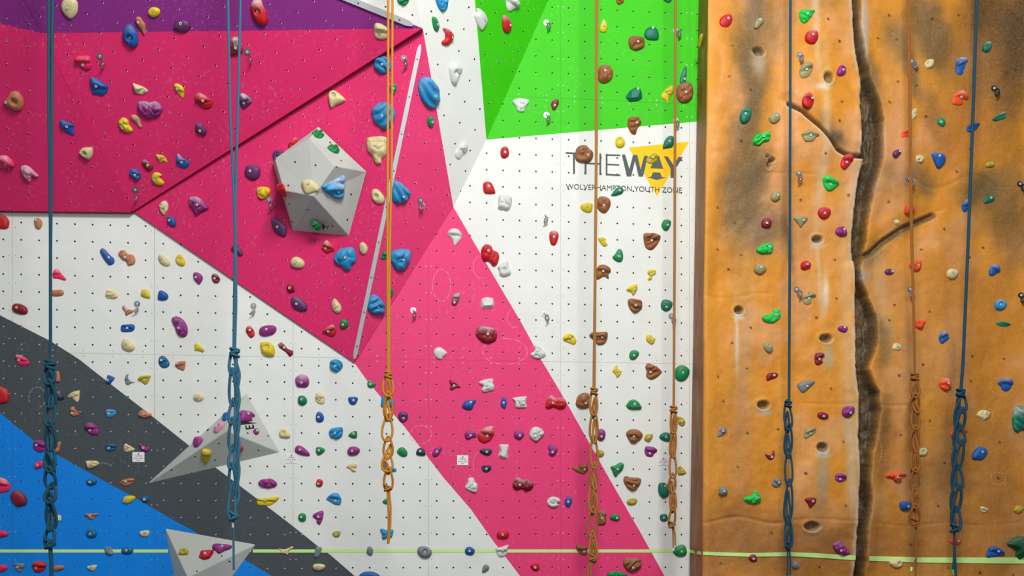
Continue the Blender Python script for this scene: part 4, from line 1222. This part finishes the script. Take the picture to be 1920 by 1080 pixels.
pu e|290,765 310,725 360,718 410,740 418,780 395,820 345,828 300,800|330,765
sa l|490,790 520,740 548,735 545,760 530,825 495,830|
tl e|940,785 960,760 1010,752 1042,765 1035,800 1000,822 955,815|980,790
cr e|1108,795 1120,755 1145,758 1210,800 1180,820 1130,828|1135,795
pu l|1242,760 1260,748 1290,770 1335,780 1345,800 1320,825 1285,815 1260,790|1290,790
pk s|308,945 320,920 370,908 390,925 380,960 330,980 310,970|340,945
cr l|770,910 810,905 870,908 888,935 850,965 790,978 775,945|815,940
pu c|1738,740 1760,700 1800,688 1820,700 1800,745 1765,778 1745,770|
ye e|1810,870 1815,815 1850,805 1900,825 1895,870 1870,925 1850,935 1820,900|1855,870
T 400 675
sk r|1045,50 1055,5 1100,-10 1150,10 1165,55 1140,90 1105,108 1060,85|1100,55
pu lc|735,185 745,150 790,125 840,140 862,185 850,235 800,245 755,235|795,205
tg s|758,360 770,325 805,318 838,345 840,385 805,408 770,395|795,358
cr e|915,335 930,295 965,295 1000,330 1000,385 965,398 925,375|955,350
bl s|1212,350 1225,332 1290,332 1300,355 1280,395 1250,402 1225,385|1262,365
gn c|1385,205 1400,178 1430,195 1465,215 1440,245 1410,250 1390,235|1412,218
sk s|1508,380 1520,330 1560,315 1610,345 1630,385 1600,420 1515,420|
vi p|1662,500 1680,468 1715,460 1748,485 1750,525 1720,555 1680,545|1712,520
bl s|922,515 930,475 960,465 992,500 990,545 955,560 925,545|948,515
dk s|1535,530 1550,500 1590,510 1620,535 1600,550 1550,550|
sk r|1038,655 1060,615 1110,605 1160,605 1165,655 1150,695 1110,712 1060,695|1095,660
cr p|590,655 610,620 645,618 690,670 685,698 640,702 600,690|638,657
gn s|1215,675 1250,645 1290,640 1292,695 1260,702 1230,690|1262,665
pu s|732,800 750,772 790,772 850,820 868,855 840,862 780,850 740,830|780,808
gn s|922,810 930,783 975,785 1005,810 980,840 945,855 925,835|950,815
pu s|1205,820 1225,785 1270,777 1312,795 1318,825 1290,852 1240,860 1212,845|1250,820
gn s|1652,820 1675,790 1710,785 1745,825 1740,862 1700,868 1665,845|
dk s|1825,830 1840,800 1870,790 1905,820 1908,855 1870,862 1830,850|1862,822
cr l|1198,960 1230,935 1285,932 1290,960 1270,975 1285,1003 1250,1000 1225,975|
sk l|1540,930 1560,910 1575,950 1640,975 1645,1000 1600,1005 1560,980|
pu c|245,455 300,450 350,465 380,500 350,515 355,540 300,550 245,545|310,487
pu s|360,640 375,618 400,618 415,640 405,665 380,670|390,640
bl s|78,530 90,490 130,470 130,510 100,545|
pc lc|5,640 20,590 50,570 90,555 85,590 40,640 15,650|38,600
rd c|175,760 230,765 265,780 262,820 200,830 175,810|
T 800 675
mr e|205,185 225,180 300,235 305,248 270,250 230,270 208,262 215,225|247,230
wh l|470,205 500,180 570,165 600,170 598,205 612,240 600,270 520,290 495,260 510,235|545,235
bl s|320,405 350,370 400,358 445,360 430,395 410,440 370,447 330,430|397,382
bl s|665,400 680,340 700,330 715,350 720,400 705,437 680,425|692,385
wh l|770,345 800,335 895,325 900,350 895,385 905,425 850,430 805,425 795,375|845,380
rd lc|1070,420 1085,345 1125,315 1165,340 1200,332 1245,350 1262,395 1240,435 1190,440 1150,420 1100,435|1137,388
br l|1345,380 1365,320 1410,293 1460,300 1485,350 1475,410 1430,435 1380,430 1350,410|1430,392
gn k|1793,410 1830,360 1870,350 1910,375 1940,420 1935,445 1860,447 1815,440|1868,398
ye l|1675,100 1690,65 1715,43 1725,80 1755,95 1745,130 1715,157 1700,125|1718,103
pu l|342,670 360,640 405,635 440,655 448,690 410,700 380,715 350,705|395,680
rd ec|460,670 480,630 550,595 605,595 600,630 610,660 580,720 520,748 470,720|545,682
pu l|785,675 800,640 840,632 878,660 870,690 835,718 800,700|838,682
wh l|925,665 945,615 990,598 1045,625 1058,665 1030,700 990,732 940,705|995,680
pu s|52,840 80,790 135,780 130,820 100,860 65,870|93,825
dk s|475,815 520,798 580,805 588,830 560,858 515,850 490,835|540,828
wh k|648,850 660,820 650,770 660,758 740,758 740,790 730,835 735,885 690,888 645,870|
pu l|1092,790 1110,755 1150,770 1180,800 1165,845 1130,868 1100,845 1105,815|1132,832
pu s|1530,665 1545,625 1585,620 1612,655 1600,710 1565,727 1535,705|1570,690
br r|1797,660 1830,625 1890,622 1935,650 1945,690 1890,740 1850,748 1820,715|1862,690
ol s|1520,845 1535,812 1580,812 1600,840 1580,868 1540,870|1570,835
dk e|495,960 520,948 575,950 578,985 545,1012 505,1000|538,978
br e|1308,965 1370,955 1435,920 1455,970 1440,1010 1410,1027 1350,1005|1420,985
gn s|1658,960 1700,945 1745,920 1778,940 1765,985 1730,1020 1705,1050 1685,1030 1670,990|1718,985
T 1200 675
br re|52,60 70,28 100,32 160,60 200,100 185,130 140,165 100,175 60,145 65,100|95,108
gn s|318,90 350,50 400,45 448,85 440,140 400,182 350,185 318,150|382,115
ol l|325,510 350,505 390,520 410,555 400,585 370,592 345,570 340,540|375,550
ol s|40,705 60,670 110,662 115,690 85,735 50,725|80,698
tg s|175,690 200,658 240,650 272,665 272,725 235,732 195,715|230,692
pu e|45,800 60,775 130,785 158,815 130,845 110,870 65,865 45,835|88,840
ol k|340,1020 345,960 370,950 425,1015 400,1030 355,1042|375,990
mr s|1138,150 1160,118 1225,112 1245,130 1230,155 1170,180 1145,190|1205,140
gy s|1420,230 1440,200 1500,185 1570,185 1575,200 1530,245 1475,292 1440,270|1500,238
mr s|1600,495 1615,470 1660,468 1695,490 1695,520 1660,535 1620,525|1650,508
pu l|1818,470 1835,425 1880,412 1930,420 1933,460 1905,500 1870,517 1830,505|1888,477
kh e|1480,670 1500,615 1550,603 1590,615 1580,650 1550,680 1500,705 1485,695|1533,660
gy e|700,680 720,620 770,600 780,630 765,670 720,690|745,640
mr s|1128,845 1165,855 1185,850 1200,815 1215,820 1212,870 1190,895 1160,890|1188,872
T 1520 675
or rc|1162,215 1190,170 1240,165 1268,200 1265,250 1225,278 1185,260|1230,212
bl ec|1690,210 1720,170 1780,162 1825,190 1815,250 1770,283 1730,265 1720,235|
cr l|1500,490 1530,452 1590,450 1618,480 1600,520 1560,542 1520,515|1585,488
tg rc|1825,600 1830,470 1855,420 1920,410 1960,430 1960,640 1920,625 1865,650|
cr p|975,850 985,800 1030,790 1055,820 1030,860 985,862|1012,825
or s|1270,640 1350,605 1410,625 1405,650 1340,650 1275,690|
bl s|1460,880 1480,815 1535,775 1595,810 1590,850 1550,895 1500,895|1540,828
or l|680,1045 710,1010 770,1015 800,998 820,1015 870,1025 820,1045 825,1070 800,1095 760,1095 740,1065 700,1060|775,1055
T 0 855
pk ec|-30,200 30,200 70,230 92,275 70,315 20,328 -30,325|
mr s|90,340 120,310 160,308 210,340 232,380 230,435 185,450 150,455 100,400|
tl s|775,230 790,205 840,202 870,220 860,250 820,265 785,255|812,235
sa e|1072,240 1110,210 1180,198 1210,210 1190,245 1130,272 1095,255|1132,230
ye s|1103,400 1120,365 1180,355 1215,365 1210,390 1160,425 1110,425|1135,393
tl k|1258,375 1290,362 1340,370 1350,400 1310,422 1280,405|1300,392
cr k|475,560 490,525 550,535 548,580 500,590|490,548
sa e|765,520 875,517 880,530 850,545 840,570 800,570 780,545|812,538
tl p|775,695 785,665 830,658 868,690 860,725 820,735 780,715|815,697
pk s|-20,675 40,672 68,695 60,720 -20,732|
cr s|1252,690 1270,675 1330,668 1345,690 1330,720 1290,727 1260,712|1302,692
gy k|930,835 960,812 990,815 1028,880 1000,895 975,895 945,860|
tl s|1090,850 1105,825 1160,820 1198,840 1190,870 1150,885 1100,875|1140,850
pk s|-20,985 30,980 70,995 55,1025 10,1045 -20,1045|
gy e|118,980 140,965 215,968 215,1000 185,1045 155,1042 130,1015|160,1000
rd e|287,975 310,948 370,945 412,975 400,1020 350,1050 305,1040 290,1010|325,1005
sa s|480,1000 510,982 560,985 578,1000 560,1022 490,1035|
cr s|780,1000 810,985 865,980 868,1000 840,1035 800,1025|820,1003
ol p|1603,880 1630,835 1680,832 1695,860 1685,885 1630,888|
rd k|1785,910 1805,845 1870,838 1925,840 1920,870 1885,920 1830,932|1845,880
T 400 855
pu s|-5,795 40,785 160,800 155,830 100,850 50,875 20,850 -10,830|80,815
pu l|402,240 430,212 480,205 520,203 570,240 560,275 500,290 450,285 415,262|
ye e|390,400 400,375 450,380 580,365 582,390 530,435 480,447 400,440|465,400
sk e|1015,385 1060,340 1115,332 1140,360 1152,395 1140,438 1090,435 1040,405|1098,405
rd s|922,250 935,212 960,207 985,225 980,265 955,278 930,270|945,250
gn s|763,545 780,518 815,515 835,540 828,580 798,590 770,575|792,550
pu l|892,545 905,520 945,500 980,490 992,510 985,560 970,600 955,617 930,600 925,570|945,548
ol p|1072,705 1085,680 1140,675 1145,695 1130,725 1095,728|1105,702
gn s|1522,410 1550,385 1575,395 1570,430 1540,430|
sk l|1500,665 1520,652 1560,665 1615,660 1620,690 1605,730 1570,735 1545,750 1520,745 1515,700|
gy s|1378,860 1390,820 1415,815 1438,845 1430,890 1405,893 1385,880|
gy p|1835,860 1850,820 1890,810 1930,820 1968,860 1950,905 1900,918 1860,900|1905,860
cr l|585,830 620,840 660,835 710,812 718,830 680,855 670,890 640,880 600,875 605,855|
gy s|915,850 920,820 960,815 975,835 965,870 945,910 910,910 905,885|
cr s|893,1000 905,975 950,968 1000,980 1008,1000 985,1025 940,1035 905,1020|940,1003
bl s|1310,1085 1340,1050 1400,1038 1460,1050 1500,1085 1450,1120 1350,1120|
T 800 855
wh l|345,275 370,240 375,200 420,195 435,230 460,260 450,325 400,320 360,300|
mr lc|775,270 790,205 830,192 865,215 910,205 965,255 940,300 895,315 860,295 810,305|838,260
wh n|1083,415 1105,375 1150,365 1200,385 1205,415 1175,425 1195,440 1160,465 1110,455|1140,412
bl s|1243,410 1260,372 1285,365 1310,395 1300,440 1275,462 1250,440|1273,412
br rk|1535,490 1610,490 1620,530 1615,610 1590,628 1535,625|1575,558
gn s|1650,550 1690,517 1730,535 1740,565 1715,582 1670,575|1710,560
rd s|630,710 650,675 700,670 740,690 735,730 700,747 645,740|683,708
bl s|343,855 360,822 395,818 432,845 425,880 390,893 355,880|385,855
wh e|622,830 660,822 735,800 730,840 720,890 680,910 640,895|683,850
br e|1345,820 1355,795 1400,805 1445,820 1445,880 1410,893 1370,870 1350,840|1420,858
gy s|500,1045 505,1000 530,975 560,990 560,1020 525,1045|
rd k|930,995 940,978 985,962 1005,965 1020,1010 1005,1035 960,1032|975,1003
br r|1770,970 1775,930 1800,917 1910,917 1940,960 1910,1020 1850,1042 1800,1020|1855,1005
gn l|1625,1060 1660,1040 1730,1035 1800,1065 1780,1095 1650,1095|
ol p|1800,410 1830,382 1885,382 1893,410 1870,435 1820,438|1850,405
br r|1773,220 1790,180 1840,190 1910,195 1935,220 1900,290 1850,312 1805,280|1862,268
T 1200 855
tg p|165,300 175,245 220,240 262,275 265,340 240,370 205,377 175,345|228,268
tg e|180,555 190,525 235,522 250,545 248,580 215,592 188,580|215,555
gn s|300,850 330,815 385,795 415,820 425,870 400,900 350,905 310,880|373,860
ol S|468,890 480,865 510,870 515,900 490,915 470,905|
gy s|712,330 720,290 755,278 788,300 785,340 740,357 715,345|750,315
ng l|932,385 960,365 1010,355 1025,320 1050,308 1090,360 1090,405 1050,425 1000,430 950,410|1040,375
gy e|1188,245 1210,205 1240,196 1270,220 1270,260 1240,282 1200,272|1248,240
mr s|1488,390 1530,372 1585,378 1588,410 1560,445 1530,465 1515,430|1555,408
pu e|1752,200 1770,165 1815,152 1865,185 1840,225 1800,237 1765,225|1802,207
mr s|980,915 1000,888 1035,885 1055,915 1050,945 1010,950 985,935|1018,925
pu l|1732,800 1770,770 1805,765 1840,800 1885,850 1890,890 1850,903 1800,885 1760,850|1808,850
gy s|1368,985 1380,955 1410,948 1435,975 1430,1005 1400,1017 1375,1005|
T 1520 855
bl s|805,450 810,415 850,408 905,415 915,450 890,485 850,492 815,480|870,455
cr e|1527,470 1540,452 1580,465 1605,485 1590,500 1560,510 1535,495|1582,478
ol l|1830,490 1850,450 1880,445 1915,465 1900,500 1870,515 1840,505|
or s|1248,760 1280,738 1330,735 1362,760 1350,790 1320,803 1265,790|1325,768
bl e|1590,905 1610,840 1645,812 1700,825 1755,875 1740,895 1680,900 1620,915|1685,858
dg k|1762,780 1830,740 1890,718 1960,725 1960,900 1900,935 1860,900 1870,850 1830,830 1785,820|
cr p|710,965 740,935 800,930 825,960 815,995 775,1010 740,995|795,970
"""
ox = oy = 0
idx = 0
for ln in HOLDS.strip().splitlines():
    if ln.startswith('T '):
        ox, oy = map(float, ln.split()[1:]); continue
    head, ps, bt = ln.split('|')
    code, feat = head.split()
    cv = lambda s: (ox + float(s.split(',')[0]) / 4.8, oy + float(s.split(',')[1]) / 4.8)
    make_hold(code, feat, [cv(p) for p in ps.split()], cv(bt) if bt.strip() else None, idx)
    idx += 1

# ------------------------------------------------------------------ metal bolt hangers
HANG = """
189 109 m
465 101 m
758 113 m
254 359 m
506 378 m
787 379 m
1025 46 w
1025 219 w
1022 407 w
1268 61 w
1267 229 w
1499 106 w
1497 328 w
1710 119 w
1864 169 d
1704 338 w
1913 348 d
257 573 m
475 577 m
775 585 w
1021 592 w
1259 596 w
1494 546 w
1706 546 w
1914 557 d
"""
def revolve(prof, N, mat, name, close=False):
    vs, fs = [], []
    k = len(prof)
    for i in range(N):
        a = 2 * math.pi * i / N
        for r, z in prof: vs.append((r * math.cos(a), r * math.sin(a), z))
    for i in range(N):
        for j in range(k if close else k - 1):
            a, b = i * k + j, i * k + (j + 1) % k
            c, d = ((i + 1) % N) * k + (j + 1) % k, ((i + 1) % N) * k + j
            fs.append((a, d, c, b))
    me = bpy.data.meshes.new(name); me.from_pydata(vs, [], fs); me.materials.append(mat)
    me.polygons.foreach_set('use_smooth', [True] * len(fs)); me.update()
    return me
def hanger_protos():
    # plate with a folded ear that has an eye through it
    bm = bmesh.new()
    def sheet(P, ring_in, mtx):
        pass
    N = 14
    vs, fs = [], []
    def plate(outer, inner, f):
        i0 = len(vs)
        for z in (0, .003):
            for ring in (outer, inner):
                for x, y in ring: vs.append(f(x, y, z))
        n_ = len(outer)
        for i in range(n_):
            j = (i + 1) % n_
            o0, o1, i_0, i_1 = i0 + i, i0 + j, i0 + n_ + i, i0 + n_ + j
            u = 2 * n_
            fs.extend([(o0, i_0, i_1, o1), (o0 + u, o1 + u, i_1 + u, i_0 + u), (o0, o1, o1 + u, o0 + u), (i_0, i_0 + u, i_1 + u, i_1)])
    cir = lambda r, cx, cy, e=1: [(cx + r * e * math.cos(2 * math.pi * k / N), cy + r * math.sin(2 * math.pi * k / N)) for k in range(N)]
    plate(cir(.021, 0, .012, 1), cir(.007, 0, .012), lambda x, y, z: (x, y, z))
    # ear folded outward and down, showing its eye at an angle
    ca, sa = math.cos(.95), math.sin(.95)
    plate(cir(.026, 0, -.018, .8), cir(.0135, 0, -.02, .8), lambda x, y, z: (x * ca + z * sa + .006, y - .006, .004 + .022 * sa + x * sa + z * ca))
    vs = [(x * 1.3, y * 1.3, z * 1.3) for x, y, z in vs]
    me = bpy.data.meshes.new('hanger_plate'); me.from_pydata(vs, [], fs); me.materials.append(M['steel']); me.update()
    tor = []
    for k in range(10):
        a = 2 * math.pi * k / 10; tor.append((.021 + .005 * math.cos(a), .005 * math.sin(a)))
    ring = revolve(tor, 18, M['steel'], 'ring', True)
    return me, ring
HP, HR = hanger_protos()
DARKM = mat_plain('black_hanger', (52, 50, 54), .4, .5, .5)
HR_D = HR.copy(); HR_D.materials.clear(); HR_D.materials.append(DARKM)
HP_D = HP.copy(); HP_D.materials.clear(); HP_D.materials.append(DARKM)
HRECS = []
for ln in HANG.strip().splitlines():
    x, y, f = ln.split(); x = float(x); y = float(y)
    q, n, surf = surface_at(x, y, False)
    right = EZ.cross(n).normalized(); up = n.cross(right)
    O = hit(x, y, q, n)
    o = link(bpy.data.objects.new('bolt_hanger', HP_D if f == 'd' else HP))
    m = Matrix.Identity(4)
    for i in range(3): m[i][0] = right[i]; m[i][1] = up[i]; m[i][2] = n[i]; m[i][3] = O[i] + n[i] * .001
    o.matrix_world = m @ Matrix.Rotation(math.radians((x * 7 + y) % 30 - 8), 4, 'Z')
    b = link(bpy.data.objects.new('bolt', BOLT), o); b.location = (0, .0156, .007)
    r = link(bpy.data.objects.new('ring', HR_D if f == 'd' else HR), o); r.location = (.008, -.054, .04); r.rotation_euler = (1.2, .5, .6)
    HRECS.append(dict(o=o, x=x, y=y, surf=surf, f=f))

# ------------------------------------------------------------------ labels
def region(x, y, surf):
    if surf == 'side': return 'the shadowed side of the rock wall'
    if surf == 'rock':
        L = float(np.interp(y, cy_, cl_))
        return 'the rock past the crack' if x > L else 'the rock before the crack'
    if 'volume' in surf: return 'the big faceted volume' if 'faceted' in surf else ('the grey pyramid volume' if 'pyramid' in surf else 'the pale wedge volume')
    if 'facet' in surf: return 'the ' + surf
    for m, lab, poly in MAIN:
        if inpoly(x, y, poly):
            return {'slate': 'the slate band', 'blue': 'the blue corner panel', 'pink': 'the pink band', 'green': 'the green panel'}.get(m, 'the white wall under the logo' if (lab == 'white main panel') else 'the white lower wall')
    return 'the wall'
SH = {'e': 'ledged', 'p': 'pocketed', 'l': 'knobbly', 'r': 'ribbed', 'n': 'spiral', 'k': 'blocky'}
for r in RECS:
    r['reg'] = region(r['x'], r['y'], r['surf'])
    sh = SH.get(r['kind'])
    if sh is None: sh = 'long' if r['asp'] > 1.75 else ('oval' if r['asp'] > 1.3 else ('rounded' if r['sol'] > .68 else 'curved'))
    s = max(r['w'], r['h'])
    sz = 'big ' if s > 36 else ('small ' if s < 20 else '')
    r['col'] = COLS[r['code']][0]; r['chk'] = 'chalky ' if r['chalk'] and r['code'] != 'pc' else ''
    r['d0'] = f"{sz}{r['chk']}{r['col']} {sh} hold"
    r['nb'] = f"{r['col']} {sh} hold"
from collections import Counter
def rel(a, b):
    dx, dy = b['x'] - a['x'], b['y'] - a['y']
    if abs(dy) > abs(dx) * 1.2: return 'just below' if dy < 0 else 'just above'
    return 'level with' if abs(dy) < 10 else 'beside'
ROPEX = [(94, 'dark teal rope', 0, 1080), (440, 'blue teal rope', 0, 1069), (729, 'golden rope', 0, 1020), (1116, 'bronze rope', 0, 1080), (1265, 'thin tan rope', 0, 1028), (1480, 'slate blue rope', 0, 1080), (1709, 'ginger rope', 0, 1080), (1815, 'slanting rope', 0, 1080)]
def landmarks(r):
    out = []
    for x, nm, y0, y1 in ROPEX:
        if nm == 'slanting rope': x = 1831 - (r['y'] / 735) * 30
        if abs(r['x'] - x) < 20: out.append(('half behind the ' if abs(r['x'] - x) < 9 else 'next to the ') + nm)
    if abs(r['y'] - (1033 if r['x'] < 1300 else 1043)) < 12: out.append('on the lime tape line')
    if r['y'] < 12: out.append('cut by the top of the picture')
    if r['y'] > 1068: out.append('cut by the bottom of the picture')
    if r['x'] < 14: out.append('cut by the side of the picture')
    if r['x'] > 1905: out.append('cut by the side of the picture')
    return out
def fix(t): return t.replace(' a orange', ' an orange').replace(' a olive', ' an olive')
def options(r):
    near = sorted((q for q in RECS if q is not r), key=lambda q: (q['x'] - r['x']) ** 2 + (q['y'] - r['y']) ** 2)[:4]
    rg, lm, cs = r['reg'], landmarks(r), []
    cs.append(f" on {rg}")
    for l in lm: cs.append(f" on {rg}, {l}")
    for q in near[:3]: cs.append(f" on {rg}, {rel(r, q)} a {q['nb']}")
    for l in lm:
        for q in near[:3]: cs.append(f" {l}, {rel(r, q)} a {q['nb']}")
    for q in near:
        for p in near:
            if p is not q: cs.append(f", {rel(r, q)} a {q['nb']} and {rel(r, p)} a {p['nb']}")
    return cs
OPT = [options(r) for r in RECS]
lv = (lambda r: r['col'].split()[-1], lambda r: r['nb'], lambda r: r['d0'])
CN = [Counter(k + c for r, cs in zip(RECS, OPT) for k in [f(r)] for c in set(cs)) for f in lv]
for r, cs in zip(RECS, OPT):
    cs = [c for c in cs if len((r['d0'] + c).split()) <= 16]
    lab = next((r['d0'] + c for f, cn in zip(lv, CN) for c in cs if cn[f(r) + c] == 1), None) or r['d0'] + cs[-1]
    tag(r['o'], fix(lab), 'climbing hold', 'climbing holds bolted to ' + ('the rock wall' if r['surf'] in ('rock', 'side') else 'the panel wall'))
for r in HRECS:
    near = sorted(RECS, key=lambda q: (q['x'] - r['x']) ** 2 + (q['y'] - r['y']) ** 2)[0]
    rg = region(r['x'], r['y'], r['surf'])
    r['w'] = r['h'] = 12
    lab = f"{'black' if r['f'] == 'd' else 'shiny steel'} bolt hanger on {rg}, {rel(r, near)} a {near['nb']}"
    lab = lab.replace(' a orange', ' an orange').replace(' a olive', ' an olive')
    lab = lab.replace('just ', '') if len(lab.split()) > 16 else lab
    if len(lab.split()) > 16: lab = lab.replace('shiny ', '')
    tag(r['o'], lab, 'bolt hanger', 'steel bolt hangers for quickdraws')
